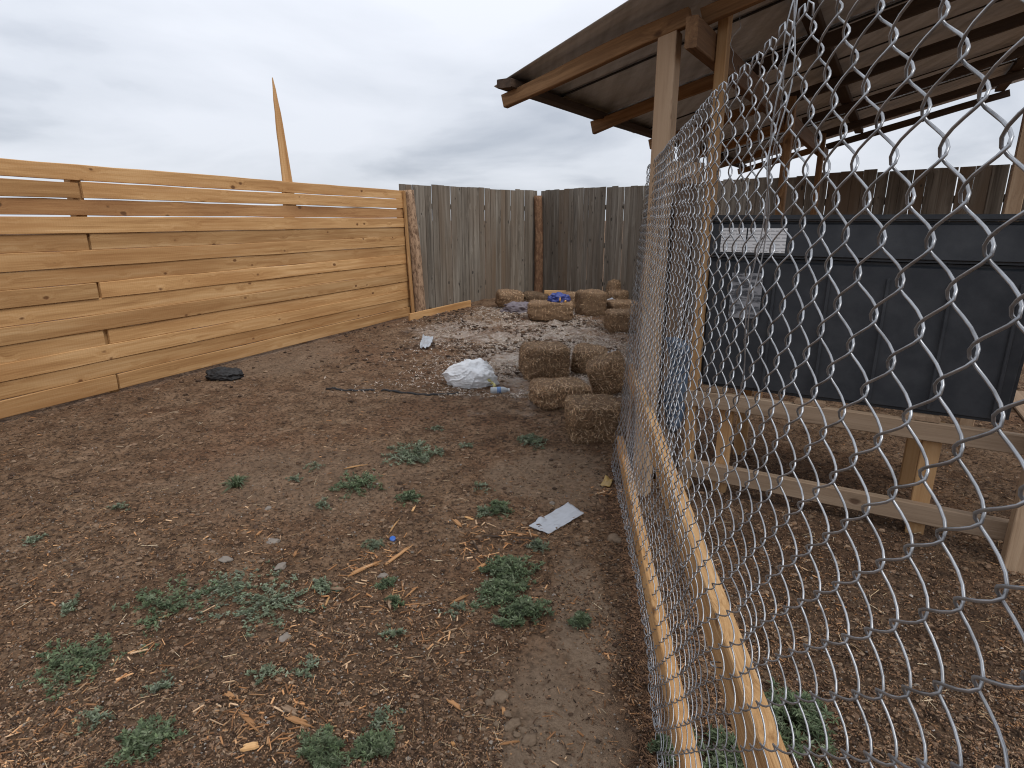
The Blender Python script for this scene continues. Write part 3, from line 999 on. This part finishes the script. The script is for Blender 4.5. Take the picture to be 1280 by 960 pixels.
bagm = Matrix.Translation(g)
tbag = tag(link('trash_bag', None, mw=bagm), 'full white plastic trash bag lying on the dirt', 'bag')
link('sack', bag_mesh(), 'bag_plastic', tbag, bagm)
pts = []
for i in range(26):
    u = i / 25
    pts.append(g + Vector((0.15 + 0.08 * u + 0.012 * math.sin(u * 23), -0.10 - 0.05 * u + 0.02 * math.cos(u * 9), 0.105 - 0.085 * u + 0.01 * math.sin(u * 17))))
a_, b_ = tube(pts, [0.012 + 0.007 * math.sin(i * 1.7) for i in range(26)], 6)
link('drawstring', mesh('string', a_, b_, True), 'yellow_plastic', tbag)
def bottle(p0, p1, r_, label):
    mw, L = basis(p0, p1, (0, 0, 1))
    root = tag(link('plastic_bottle', None, mw=mw), label, 'bottle')
    prof = [(0, 0.3), (0.01, 0.85), (0.04, 1.0), (0.12, 0.94), (0.16, 1.0), (0.3, 0.98), (0.55, 1.0), (0.68, 0.98), (0.80, 0.72), (0.9, 0.42), (0.93, 0.40)]
    a_, b_ = tube([((q - 0.5) * L, 0, 0) for q, _ in prof], [r_ * k for _, k in prof], 14)
    link('body', mesh('body', a_, b_, True), 'bottle_plastic', root, mw)
    a_, b_ = tube([((q - 0.5) * L, 0, 0) for q in (0.33, 0.36, 0.52, 0.54)], [r_ * 1.012] * 4, 14)
    link('label_band', mesh('band', a_, b_, True), 'blue_label', root, mw)
    a_, b_ = tube([((q - 0.5) * L, 0, 0) for q in (0.925, 0.932, 0.99, 1.0)], [r_ * k for k in (0.3, 0.46, 0.46, 0.38)], 12)
    link('cap', mesh('cap', a_, b_, True), 'bag_plastic', root, mw)
q = on_ground(625, 494, 0.03)
bottle(q + Vector((-0.085, -0.01, 0)), q + Vector((0.085, 0.015, 0)), 0.031, 'clear plastic bottle with blue band beside the white trash bag')

def film(name, corners, mat, label, cat, seed, amp=0.012, n=22, lift=0.012):
    vs2, fs2 = [], []
    cs = [atz(*c_) for c_ in corners]
    mz = max(gz(c_.x, c_.y) for c_ in cs + [sum(cs, Vector()) / 4])
    for j in range(n + 1):
        for i in range(n + 1):
            u, v_ = i / n, j / n
            p = cs[0].lerp(cs[1], u).lerp(cs[3].lerp(cs[2], u), v_)
            e_ = 0.005 * noise.noise(Vector((u * 5, v_ * 5, seed)))
            p = p + Vector((e_, e_, 0))
            r_ = 1 - 2 * abs(noise.noise(Vector((u * 3 + seed, v_ * 3, 1))))
            r2 = 1 - 2 * abs(noise.noise(Vector((u * 8 + seed, v_ * 6, 4))))
            gl = (mz + 0.004) if mat == 'clear_sheet' else gz(p.x, p.y)
            p.z = max(gz(p.x, p.y) + 0.004, gl + lift + amp * (r_ * 0.6 + r2 * 0.4))
            vs2.append(p)
    for j in range(n):
        for i in range(n):
            k = j * (n + 1) + i
            fs2.append((k, k + 1, k + n + 2, k + n + 1))
    o = link(name, mesh(name, vs2, fs2, True), mat)
    sol = o.modifiers.new('thickness', 'SOLIDIFY')
    sol.thickness = 0.0015
    sol.offset = 1
    return tag(o, label, cat)
film('plastic_sheet', ((661, 661), (686, 671), (730, 645), (710, 631)), 'clear_sheet', 'strip of cloudy grey plastic lying flat near the wire fence', 'plastic', 2.0, 0.005, 30, 0.002)
film('plastic_scrap', ((525, 440), (538, 441), (542, 428), (529, 426)), 'scrap_film', 'small pale blue plastic scrap before the new plank fence', 'plastic', 5.0, 0.035, 20, 0.02)
tag(link('plastic_film', crumple(None, (0.20, 0.22, 0.13), 8.8, 0.6, 5, -0.5), 'scrap_film', None, Matrix.Translation(on_ground(764, 390))), 'crumpled white and blue film among the far bales', 'plastic')
tag(link('sack', crumple(None, (0.24, 0.13, 0.12), 9.4, 0.55, 5, -0.5), 'purple_sack', None, Matrix.Translation(on_ground(648, 394))), 'purple-grey sack slumped beside the long bale', 'sack')
film('plastic_film', ((752, 446), (768, 446), (770, 439), (754, 439)), 'scrap_film', 'pale film flattened into the shavings behind the bale pile', 'plastic', 11.0, 0.008, 12, 0.004)
# blue bag standing on the long bale
lb = bales[7].matrix_basis.translation
bt = Vector((lb.x + 0.115, lb.y - 0.05, lb.z + 0.125))
bmx = Matrix.Translation(bt)
fb = tag(link('feed_bag', None, mw=bmx), 'crumpled blue bag with yellow stripe sitting on the long bale', 'bag')
link('body', crumple(None, (0.145, 0.09, 0.085), 7.7, 0.55, 5, -0.55), 'blue_plastic', fb, bmx)
a_, b_ = tube([(0.0 + 0.01, -0.105, 0.03), (0.012, -0.100, 0.06), (0.008, -0.08, 0.10)], 0.013, 8)
link('stripe', mesh('stripe', a_, b_, True), 'gold_plastic', fb, bmx)
for sx_ in (0.085,):
    a_, b_ = tube([(sx_, -0.09, 0.015), (sx_ * 1.15, -0.095, 0.045)], [0.022, 0.012], 7)
    link('corner', mesh('corner', a_, b_, True), 'gold_plastic', fb, bmx)
q0, q1 = on_ground(680, 378), on_ground(707, 377)
tag(beam('board_offcut', q0 + Vector((0, 0, 0.14)), q1 + Vector((0, 0, 0.13)), 0.14, 0.03, 'orange_lumber', None, segs=4), 'orange board offcut on edge behind the long bale', 'board')
# black hose half buried across the yard
pts = []
for i in range(60):
    u = i / 59
    p = atz(408 + 165 * u, 486.5 + 9.5 * u + 1.5 * math.sin(u * 11))
    p.z = gz(p.x, p.y) + 0.006 - (0.03 if 0.36 < u < 0.42 else 0)
    pts.append(p)
a_, b_ = tube(pts, 0.011, 8)
tag(link('hose', mesh('hose', a_, b_, True), 'black_rubber'), 'thin black hose lying across the dirt left of the trash bag', 'hose')
g = on_ground(281, 476)
tag(link('black_rag', crumple(None, (0.15, 0.10, 0.07), 3.3, 0.5, 5, -0.5), 'black_rubber', None, Matrix.Translation(g)), 'crumpled black plastic lump below the new plank fence', 'rubbish')
g = on_ground(491, 674, 0.006)
a_, b_ = tube([(0, 0, -0.006), (0, 0, -0.005), (0, 0, 0.008), (0, 0, 0.010)], [0.010, 0.0145, 0.0145, 0.011], 16)
tag(link('bottle_cap', mesh('cap', a_, b_), 'cap_blue', None, Matrix.Translation(g) @ Matrix.Rotation(R(25), 4, 'X')), 'bright blue bottle cap on the dirt near the split wood', 'bottle cap')
film('paper_scrap', ((750, 610), (762, 613), (766, 603), (756, 600)), 'tape_yellow', 'small yellow scrap among the mulch by the wire fence', 'scrap', 13.0, 0.01, 8, 0.012)

# ---------------------------------------------------------------- stones and clods
def stone(u, v, sz, label, mat='stone', flat=0.5):
    p = on_ground(u, v)
    bm = bmesh.new()
    bmesh.ops.create_icosphere(bm, subdivisions=3, radius=1)
    sd_ = random.uniform(0, 50)
    for v_ in bm.verts:
        c_ = v_.co
        k = 1 + 0.45 * noise.noise(c_ * 1.2 + Vector((sd_, 0, 0))) + 0.25 * noise.noise(c_ * 3.5 + Vector((sd_, 2, 0)))
        v_.co = Vector((c_.x * k * sz, c_.y * k * sz * 0.75, c_.z * k * sz * flat))
    m = bpy.data.meshes.new('stone')
    bm.to_mesh(m)
    bm.free()
    m.polygons.foreach_set('use_smooth', [True] * len(m.polygons))
    o = link('stone', m, mat, None, Matrix.Translation(p + Vector((0, 0, sz * flat * 0.25))) @ Matrix.Rotation(random.uniform(0, 6), 4, 'Z'))
    return tag(o, label, 'stone', 'stones on the dirt')
for (u, v, s_, lab) in ((342, 681, 0.032, 'flat grey stone on open dirt below the grass tuft'), (351, 713, 0.028, 'smaller grey stone beside the flat grey stone'),
                        (356, 797, 0.026, 'pale grey stone beside the sparse low weeds'), (335, 635, 0.020, 'whitish stone below the grass tuft'),
                        (690, 627, 0.022, 'grey stone just behind the cloudy plastic strip'), (283, 706, 0.03, 'pale stone in the sparse low weeds'),
                        (478, 720, 0.022, 'whitish stone beside the split wood splinters'), (768, 676, 0.04, 'brown clod of earth at the foot of the wire fence')):
    stone(u, v, s_, lab, 'dirt_clod' if 'clod' in lab else 'stone', 0.42)
for (u, v, s_) in ((626, 873, 0.03), (640, 908, 0.026), (662, 928, 0.024), (600, 868, 0.014), (633, 893, 0.016), (646, 920, 0.013), (575, 925, 0.012), (700, 883, 0.01), (612, 880, 0.016), (655, 915, 0.017), (620, 905, 0.012)):
    o = stone(u, v, s_, 'crumbly brown dirt clod on the bare earth before the weeds', 'dirt_clod', 0.62)
    o.name = 'dirt_clod'
    tag(o, None, 'clod', 'dirt clods on the bare earth')

# ---------------------------------------------------------------- scattered litter (too much to count)
def in_pen(x, y):
    return x > 0.31 + 0.102 * (y) + 0.0
def scatter(name, n, place, shape, label, cat, mat):
    vs2, fs2, tint = [], [], []
    rnd = random.Random(hash(name) % 1000 if False else len(name) * 13)
    for _ in range(n):
        xy = place(rnd)
        if xy is None: continue
        x, y = xy
        shape(rnd, Vector((x, y, gz(x, y))), vs2, fs2, tint)
    o = link(name, mesh(name, vs2, fs2, False, tint), mat)
    tag(o, label, cat, None, 'stuff')
def sliver(rnd, p, vs2, fs2, tint, L, w, th, cols, lift=0.002, tiltmax=0.25):
    a = rnd.uniform(0, 6.283)
    d = Vector((math.cos(a), math.sin(a), rnd.uniform(-tiltmax, tiltmax)))
    s_ = Vector((-math.sin(a), math.cos(a), rnd.uniform(-0.3, 0.3)))
    up = Vector((0, 0, th))
    c_ = p + Vector((0, 0, lift + th * 0.4))
    k0 = rnd.uniform(0.2, 0.9)
    i0 = len(vs2)
    vs2 += [c_ - d * L / 2 - s_ * w * k0 / 2, c_ - d * L / 2 + s_ * w / 2, c_ + d * L * 0.42 + s_ * w * 0.4, c_ + d * L / 2 - s_ * w * 0.2]
    vs2 += [q + up for q in vs2[i0:i0 + 4]]
    fs2 += [(i0 + 4, i0 + 5, i0 + 6, i0 + 7), (i0, i0 + 1, i0 + 5, i0 + 4), (i0 + 1, i0 + 2, i0 + 6, i0 + 5), (i0 + 2, i0 + 3, i0 + 7, i0 + 6), (i0 + 3, i0, i0 + 4, i0 + 7)]
    c0 = rnd.choice(cols)
    k = rnd.uniform(0.65, 1.5)
    tint += [tuple(q * k for q in c0)] * 8
def yard(rnd):
    """uniform in the picture's floor, denser near the camera"""
    for _ in range(20):
        u, v = rnd.uniform(-60, 1340), 400 + 590 * rnd.random() ** 0.8
        p = atz(u, v)
        if p.y > 9: continue
        if abs(p.x - 0.308 - 0.102 * p.y) < 0.03: continue
        # the trodden bare strip stays cleaner
        if ((p.x - 0.17) / 0.2) ** 2 + ((p.y - 1.3) / 0.65) ** 2 < 1 and rnd.random() < 0.85: continue
        if (p.x + 1.65) * 0.912 - (p.y - 9.71) * 0.41 < 0.05: continue
        return p.x, p.y
def patchy(scale, thr, seed, zone=yard):
    def f(rnd):
        for _ in range(12):
            xy = zone(rnd)
            if xy and noise.noise(Vector((xy[0] * scale, xy[1] * scale, seed))) > thr + rnd.uniform(-0.15, 0.15): return xy
    return f
CH = ((0.34, 0.17, 0.075), (0.27, 0.13, 0.055), (0.42, 0.235, 0.115), (0.18, 0.09, 0.042), (0.45, 0.30, 0.18))
HEAPS = [(on_ground(u, v), r_) for (u, v, r_) in ((300, 890, 0.10), (320, 915, 0.09), (455, 715, 0.13), (500, 755, 0.10), (430, 745, 0.12), (600, 690, 0.10), (545, 800, 0.12), (650, 670, 0.10), (760, 615, 0.06), (590, 655, 0.1), (380, 905, 0.08), (480, 690, 0.09), (60, 900, 0.15), (180, 820, 0.15))]
def heap(rnd):
    c_, r_ = rnd.choice(HEAPS)
    return c_.x + rnd.gauss(0, r_ * 0.7), c_.y + rnd.gauss(0, r_ * 0.7)
DK = ((0.10, 0.055, 0.032), (0.15, 0.084, 0.047), (0.06, 0.034, 0.022), (0.21, 0.12, 0.066), (0.23, 0.15, 0.095), (0.035, 0.021, 0.014), (0.13, 0.075, 0.045), (0.24, 0.135, 0.07), (0.055, 0.033, 0.021), (0.27, 0.185, 0.12), (0.17, 0.098, 0.056), (0.20, 0.115, 0.065))
PL = ((0.50, 0.435, 0.37), (0.42, 0.35, 0.285), (0.58, 0.52, 0.455), (0.33, 0.255, 0.19))
scatter('wood_chips', 4200, patchy(1.3, 0.12, 3.0), lambda r_, p, a, b, c_: sliver(r_, p, a, b, c_, 0.004 + 0.04 * r_.random() ** 3.2, 0.0015 + 0.008 * r_.random() ** 2, 0.002, CH),
        'orange-brown wood chips strewn over the dirt', 'wood chips', 'chip')
scatter('mulch', 85000, yard, lambda r_, p, a, b, c_: sliver(r_, p, a, b, c_, (0.002 + 0.013 * r_.random() ** 3) * (1 + 0.1 * p.y), r_.uniform(0.0015, 0.005), 0.003, DK),
        'dark brown crumbs of mulch and manure over the dirt', 'mulch', 'chip')
scatter('split_chips', 520, heap, lambda r_, p, a, b, c_: sliver(r_, p, a, b, c_, 0.012 + 0.055 * r_.random() ** 2, r_.uniform(0.002, 0.008), 0.003, CH, 0.004, 0.3),
        'heaps of orange split chips on the dirt', 'wood chips', 'chip')
def strip(rnd):
    y = 0.9 + 2.6 * rnd.random()
    w_ = 0.012 + 0.055 * max(0.0, 0.35 + noise.noise(Vector((y * 2.6, 3.3, 0))))
    x = 0.315 + 0.102 * y - abs(rnd.gauss(0, w_))
    return x, y
scatter('fence_mulch', 4200, strip, lambda r_, p, a, b, c_: sliver(r_, p, a, b, c_, r_.uniform(0.006, 0.03), r_.uniform(0.002, 0.006), 0.003, DK[:4], 0.004, 0.5),
        'dark mulch piled along the foot of the wire fence', 'mulch', 'chip')
def corner(rnd):
    for _ in range(10):
        x, y = rnd.gauss(0.45, 0.7), rnd.uniform(4.9, 10.3)
        if noise.noise(Vector((x * 1.6, y * 1.6, 6.0))) > -0.12 + rnd.uniform(-0.2, 0.2): return x, y
scatter('wood_shavings', 26000, corner, lambda r_, p, a, b, c_: sliver(r_, p, a, b, c_, 0.006 + 0.028 * r_.random() ** 2, r_.uniform(0.003, 0.009), 0.003, PL, 0.003, 0.8),
        'pale wood shavings spread before the far bales', 'shavings', 'chip')
def corner2(rnd):
    return rnd.gauss(-0.1, 1.0), rnd.uniform(5.2, 10.5)
def lump(rnd, p, vs2, fs2, tint, rmin=0.008, rmax=0.035, cols=None, pw=2.0):
    r_ = rmin + (rmax - rmin) * rnd.random() ** pw
    i0 = len(vs2)
    a0 = rnd.uniform(0, 6)
    for (zz_, rr) in ((-0.5, 0.8), (0.15, 1.0), (0.55, 0.6)):
        for k in range(6):
            a = a0 + k * 1.047 + zz_
            q = r_ * rr * rnd.uniform(0.65, 1.2)
            vs2.append(p + Vector((math.cos(a) * q, math.sin(a) * q * 0.85, r_ * 0.6 * (zz_ + rnd.uniform(-0.2, 0.2)) + r_ * 0.12)))
    vs2.append(p + Vector((r_ * rnd.uniform(-0.3, 0.3), 0, r_ * rnd.uniform(0.4, 0.7))))
    for l_ in range(2):
        for k in range(6):
            c0, c1 = i0 + l_ * 6 + k, i0 + l_ * 6 + (k + 1) % 6
            fs2.append((c0, c1, c1 + 6, c0 + 6))
    fs2 += [(i0 + 12 + k, i0 + 12 + (k + 1) % 6, i0 + 18) for k in range(6)]
    c0 = rnd.choice(cols or DK[:3])
    kk = rnd.uniform(0.6, 1.3)
    tint += [tuple(q * kk for q in c0)] * 19
scatter('soil_crumbs', 20000, yard, lambda r_, p, a, b, c_: lump(r_, p, a, b, c_, 0.0012 + 0.0006 * p.y, 0.007 + 0.004 * p.y, ((0.12, 0.074, 0.046), (0.16, 0.102, 0.065), (0.07, 0.043, 0.028), (0.19, 0.13, 0.085)), 3.5),
        'small crumbs of dry soil over the dirt', 'soil', 'pebble')
def corner3(rnd):
    for _ in range(10):
        x, y = rnd.gauss(-0.1, 1.0), rnd.uniform(5.6, 10.8)
        if noise.noise(Vector((x * 1.5, y * 1.5, 12.0))) + 0.6 * noise.noise(Vector((x * 6, y * 6, 1.0))) > 0.08 + rnd.uniform(-0.15, 0.15): return x, y
scatter('stable_litter', 9000, corner3, lambda r_, p, a, b, c_: lump(r_, p, a, b, c_, 0.005, 0.032, ((0.085, 0.05, 0.03), (0.06, 0.036, 0.023), (0.12, 0.076, 0.048), (0.16, 0.11, 0.075), (0.04, 0.025, 0.017)), 3.5),
        'clumps of dark stable litter over the pale shavings', 'litter', 'chip')
def straw_bits(rnd, p, a, b, c_):
    sliver(rnd, p, a, b, c_, rnd.uniform(0.02, 0.075), 0.0018, 0.0018, ((0.40, 0.30, 0.18), (0.32, 0.22, 0.12), (0.5, 0.4, 0.27)), 0.003, 0.12)
scatter('straw_bits', 600, yard, straw_bits, 'loose straw stalks over the dirt', 'straw', 'chip')
def pebble(rnd, p, vs2, fs2, tint):
    r_ = rnd.uniform(0.0018, 0.006) * (1.7 if rnd.random() < 0.05 else 1)
    i0 = len(vs2)
    for d in ((1, 0, 0), (0, 1, 0), (-1, 0, 0), (0, -1, 0), (0, 0, 0.8), (0, 0, -0.8)):
        vs2.append(p + Vector(d) * r_ * rnd.uniform(0.7, 1.2) + Vector((0, 0, r_ * 0.4)))
    fs2 += [(i0 + a, i0 + (a + 1) % 4, i0 + 4) for a in range(4)] + [(i0 + (a + 1) % 4, i0 + a, i0 + 5) for a in range(4)]
    k = rnd.uniform(0.4, 1.2)
    c0 = rnd.choice(((0.22, 0.185, 0.15), (0.16, 0.12, 0.09), (0.30, 0.27, 0.24), (0.12, 0.085, 0.06)))
    tint += [tuple(q * k for q in c0)] * 6
scatter('gravel_bits', 9000, yard, pebble, 'small pebbles and grit on the dirt', 'grit', 'pebble')

# larger splinters of split wood, each by itself
def splinter(u0, v0, u1, v1, w, label, mat='orange_lumber'):
    a, b = on_ground(u0, v0, 0.008), on_ground(u1, v1, 0.010)
    mid = (a + b) / 2
    lift = max(0, gz(mid.x, mid.y) + 0.006 - mid.z)
    a.z += lift; b.z += lift
    mw, L = basis(a, b)
    vs2, fs2 = [], []
    for k in range(3):
        x0, x1 = L * (-0.5 + random.uniform(0, 0.25) * (k > 0)), L * (0.5 - random.uniform(0, 0.3) * (k > 0))
        yc = w * (k - 1) * 0.28
        i0 = len(vs2)
        n = 5
        for q in range(n + 1):
            f = q / n
            ww = w * 0.24 * (min(1.0, 5 * f + 0.15) * min(1.0, 4 * (1 - f) + 0.08)) * random.uniform(0.8, 1.2)
            hh = w * 0.16 * random.uniform(0.6, 1.1)
            xx = x0 + (x1 - x0) * f
            yy = yc + 0.003 * noise.noise(Vector((f * 4, k * 5.0, u0)))
            vs2 += [(xx, yy - ww, -hh), (xx, yy + ww, -hh), (xx, yy + ww * 0.7, hh), (xx, yy - ww * 0.7, hh)]
        for q in range(n):
            for r_ in range(4):
                c0, c1 = i0 + q * 4 + r_, i0 + q * 4 + (r_ + 1) % 4
                fs2.append((c0, c1, c1 + 4, c0 + 4))
        fs2 += [(i0 + 3, i0 + 2, i0 + 1, i0), tuple(i0 + n * 4 + r_ for r_ in range(4))]
    o = link('wood_splinter', mesh('splinter', vs2, fs2), mat, None, mw)
    return tag(o, label, 'splinter', 'split wood splinters on the dirt')
SPL = [(478, 711, 516, 682, 0.016, 'long orange splinter pointing at the blue bottle cap'), (434, 724, 476, 702, 0.02, 'wide split stick in the heap of split wood'),
       (486, 670, 500, 651, 0.008, 'thin pale splinter standing beside the blue bottle cap'), (430, 586, 460, 582, 0.014, 'pale dry stick near the far weeds'),
       (515, 640, 519, 631, 0.012, 'short pale chip beside the small weed'), (588, 715, 628, 695, 0.018, 'orange splinter pointing into the large weed patch'),
       (626, 663, 672, 673, 0.008, 'thin straw-coloured stick below the cloudy plastic strip'), (604, 668, 676, 678, 0.012, 'dark weathered stick under the cloudy plastic strip'),
       (561, 753, 586, 743, 0.014, 'short split stick left of the large weed patch'), (357, 898, 394, 911, 0.018, 'broad orange splinter behind the bushy weeds'),
       (353, 884, 374, 896, 0.018, 'brown flat chip behind the broad orange splinter'), (300, 895, 327, 921, 0.014, 'orange splinter crossing the chip heap'),
       (302, 943, 326, 940, 0.024, 'wide pale chip below the chip heap'), (283, 868, 293, 878, 0.018, 'short orange chip at the chip heap'),
       (410, 738, 432, 741, 0.014, 'straight brown chip in the heap of split wood'), (487, 770, 488, 748, 0.014, 'brown flat chip beside the pair of small weeds'),
       (407, 764, 412, 748, 0.008, 'thin pale splinter below the heap of split wood'), (505, 750, 522, 736, 0.008, 'thin orange splinter above the pair of small weeds'),
       (559, 877, 578, 890, 0.014, 'small tan splinter on the bare dirt left of the clods'), (629, 886, 630, 896, 0.012, 'short tan chip among the dirt clods'),
       (624, 934, 650, 931, 0.008, 'thin twig in front of the dirt clods'), (566, 648, 578, 658, 0.02, 'orange chip between weeds left of the plastic strip'),
       (581, 645, 592, 649, 0.014, 'small pale chip beside the orange chip left of the plastic strip'), (590, 676, 600, 691, 0.008, 'thin brown splinter left of the dark weathered stick'),
       (368, 705, 372, 695, 0.012, 'small orange chip beside the grey stones'), (321, 674, 328, 666, 0.012, 'small tan chip behind the flat grey stone'),
       (565, 930, 568, 936, 0.01, 'tiny pale chip on the bare dirt')]
for s_ in SPL:
    splinter(*s_[:5], s_[5], 'shed_dark' if 'dark' in s_[5] else ('brown_lumber' if 'brown' in s_[5] else ('fresh_lumber' if 'pale' in s_[5] else 'splinter_wood')))

# ---------------------------------------------------------------- weeds
GR = ((0.10, 0.135, 0.066), (0.122, 0.157, 0.081), (0.15, 0.18, 0.108), (0.08, 0.11, 0.056))
GY = ((0.15, 0.178, 0.112), (0.18, 0.205, 0.142), (0.118, 0.145, 0.085))
def weed(u, v, rad, hgt, nst, label, cols=GR, leaf=0.017, wide=0.30, grass=False, group='weeds growing on the dirt', z=0.0):
    p = on_ground(u, v)
    rnd = random.Random(int(u * 7 + v))
    vs2, fs2, tint = [], [], []
    for k in range(nst):
        a = rnd.uniform(0, 6.283)
        rr = rad * math.sqrt(rnd.uniform(0.02, 1)) * max(0.2, 1.1 + 1.5 * noise.noise(Vector((math.cos(a) * 2.0, math.sin(a) * 2.0, u))))
        end = Vector((math.cos(a) * rr, math.sin(a) * rr, hgt * rnd.uniform(0.35, 1.0) * (1.15 - 0.7 * rr / rad)))
        n = 3 if grass else 7
        c0 = Vector(rnd.choice(cols)) * rnd.uniform(0.65, 1.35)
        if grass:
            base = Vector((math.cos(a), math.sin(a), 0)) * rad * 0.25 * rnd.random()
            base.z = gz(p.x + base.x, p.y + base.y) - p.z - 0.003
            sd_ = Vector((-math.sin(a), math.cos(a), 0)) * 0.0028
            i0 = len(vs2)
            m1 = base.lerp(end, 0.5) + Vector((0, 0, hgt * 0.3))
            vs2 += [base - sd_, base + sd_, m1 - sd_ * 0.9, m1 + sd_ * 0.9, end]
            fs2 += [(i0, i0 + 1, i0 + 3, i0 + 2), (i0 + 2, i0 + 3, i0 + 4)]
            tint += [tuple(c0)] * 5
            continue
        # a leafy tip: leaves spread round the end of the stem, a few along it
        for q in range(11):
            f = 1.0 if q < 8 else rnd.uniform(0.4, 0.95)
            c_ = Vector((end.x * f, end.y * f, 0))
            zz_ = gz(p.x + c_.x, p.y + c_.y) - p.z + 0.002 + end.z * f
            c_.z = zz_ + rnd.uniform(-0.004, 0.004)
            b = rnd.uniform(0, 6.283)
            d = Vector((math.cos(b), math.sin(b), rnd.uniform(-0.15, 1.1) * (0.4 if wide > 0.5 else 1.0))).normalized()
            L = leaf * rnd.uniform(0.6, 1.35)
            sd_ = d.cross(Vector((0, 0, 1))).normalized() * L * wide * 0.5
            cup = Vector((0, 0, L * 0.12))
            i0 = len(vs2)
            vs2 += [c_, c_ + d * L * 0.45 + sd_ + cup, c_ + d * L, c_ + d * L * 0.45 - sd_ + cup]
            fs2 += [(i0, i0 + 1, i0 + 2), (i0, i0 + 2, i0 + 3)]
            kk = rnd.uniform(0.75, 1.3) * (1.25 if q < 2 else 1.0)
            tint += [tuple(c0 * kk)] * 4
        # stem
        i0 = len(vs2)
        sd_ = Vector((-math.sin(a), math.cos(a), 0)) * 0.0009
        g0 = Vector((0, 0, -0.004))
        m1 = Vector((end.x * 0.6, end.y * 0.6, gz(p.x + end.x * 0.6, p.y + end.y * 0.6) - p.z + 0.003 + end.z * 0.9))
        vs2 += [g0 - sd_, g0 + sd_, m1 + sd_, m1 - sd_]
        fs2 += [(i0, i0 + 1, i0 + 2, i0 + 3)]
        tint += [(0.12, 0.12, 0.07)] * 4
    o = link('weed', mesh('weed', vs2, fs2, False, tint), 'leaf', None, Matrix.Translation(p))
    if grass: o.name = 'grass_tuft'
    return tag(o, label, 'grass' if grass else 'weed', group)
small = 'tiny sparse weed sprig far from other weeds on open dirt'
WD = [(296, 607, 0.085, 0.07, 170, 'spiky green grass tuft on the open dirt', GR, 0.02, 0.3, True),
      (517, 572, 0.17, 0.035, 190, 'grey-green low weed patch, farthest of the large ones', GY, 0.02, 0.35),
      (448, 606, 0.12, 0.035, 130, 'loose green weed patch beside the pale dry stick', GR, 0.018, 0.35),
      (512, 622, 0.06, 0.035, 70, 'small bright green weed above the short pale chip', GR),
      (622, 638, 0.055, 0.05, 90, 'small bushy weed behind the long splinters', GR),
      (633, 717, 0.115, 0.05, 300, 'big spreading weed patch with an orange splinter pointing at it', GR, 0.015, 0.35),
      (628, 745, 0.085, 0.05, 210, 'thick middle clump joining the two big weed patches', GR, 0.015, 0.35),
      (654, 772, 0.085, 0.055, 230, 'dense green weed clump nearest the lone small weed', GR, 0.016, 0.35),
      (725, 785, 0.035, 0.05, 70, 'lone small leafy weed on the bare tan earth', GR, 0.018),
      (469, 684, 0.045, 0.02, 90, 'small grey-green cushion weed beside the long orange splinter', GY, 0.010),
      (405, 950, 0.075, 0.06, 320, 'bushy grey-green weed beside its brighter neighbour', GR, 0.012, 0.3),
      (468, 940, 0.048, 0.055, 220, 'rounded green weed beside the bushy grey-green one', GR, 0.012, 0.3),
      (335, 757, 0.17, 0.02, 170, 'sparse grey-green mat of low weeds beside the pale grey stone', GY, 0.011, 0.6),
      (292, 740, 0.13, 0.02, 110, 'thin grey-green weed mat with a pale stone in it', GY, 0.011, 0.6),
      (405, 738, 0.05, 0.025, 60, 'small grey-green weed beside the straight brown chip', GY, 0.012, 0.5),
      (485, 733, 0.035, 0.03, 45, 'upper one of a pair of small weeds near the split wood', GR, 0.014),
      (494, 756, 0.03, 0.03, 45, 'lower one of a pair of small weeds near the split wood', GR, 0.013),
      (664, 553, 0.10, 0.05, 80, 'thin dusky weed beside the square bale chunk', GY, 0.022, 0.25),
      (605, 640, 0.04, 0.025, 30, 'thin sprig beside the small bushy weed', GY),
      (673, 685, 0.04, 0.025, 40, 'small weed just below the cloudy plastic strip', GY),
      (828, 943, 0.035, 0.06, 110, 'green weed growing up through the foot of the wire fence', GR, 0.014),
      (985, 905, 0.12, 0.09, 260, 'dark green weed growing inside the pen beside the rails', GR, 0.02),
      (905, 945, 0.08, 0.05, 120, 'low green weed in the pen under the rails', GR, 0.018)]
for w in WD:
    weed(*w)
for (u, v, lab) in ((545, 538, 'tiny sprig just behind the farthest grey-green weed patch'), (583, 557, 'tiny sprig between the farthest weed patch and the dusky weed'),
                    (370, 602, 'tiny sprig between the grass tuft and the loose weed patch'), (402, 632, 'tiny sprig in front of the loose weed patch'),
                    (330, 845, 'tiny sprig behind the chip heap'), (385, 840, 'tiny sprig between the pale grey stone and the bushy weed'),
                    (478, 905, 'tiny sprig behind the rounded green weed'), (573, 762, 'tiny sprig by the short split stick'), (495, 800, 'tiny sprig in front of the pair of small weeds'),
                    (600, 610, 'tiny sprig behind the small bushy weed'), (395, 585, 'tiny sprig behind the loose weed patch'),
                    (150, 640, small), (90, 760, small), (200, 860, small), (120, 900, small), (40, 680, small)):
    weed(u, v, 0.045, 0.02, 26, lab, GY, 0.012, 0.45, group='tiny weed sprigs')
for (u, v, r_, n, lab) in ((210, 760, 0.14, 150, 'low weed mat on the open dirt below the black plastic lump'), (95, 830, 0.12, 170, 'green weed patch out on the open dirt by itself'), (180, 930, 0.07, 160, 'dense green weed beside the chip heap')):
    weed(u, v, r_, 0.035, n, lab, GR, 0.014, 0.4)
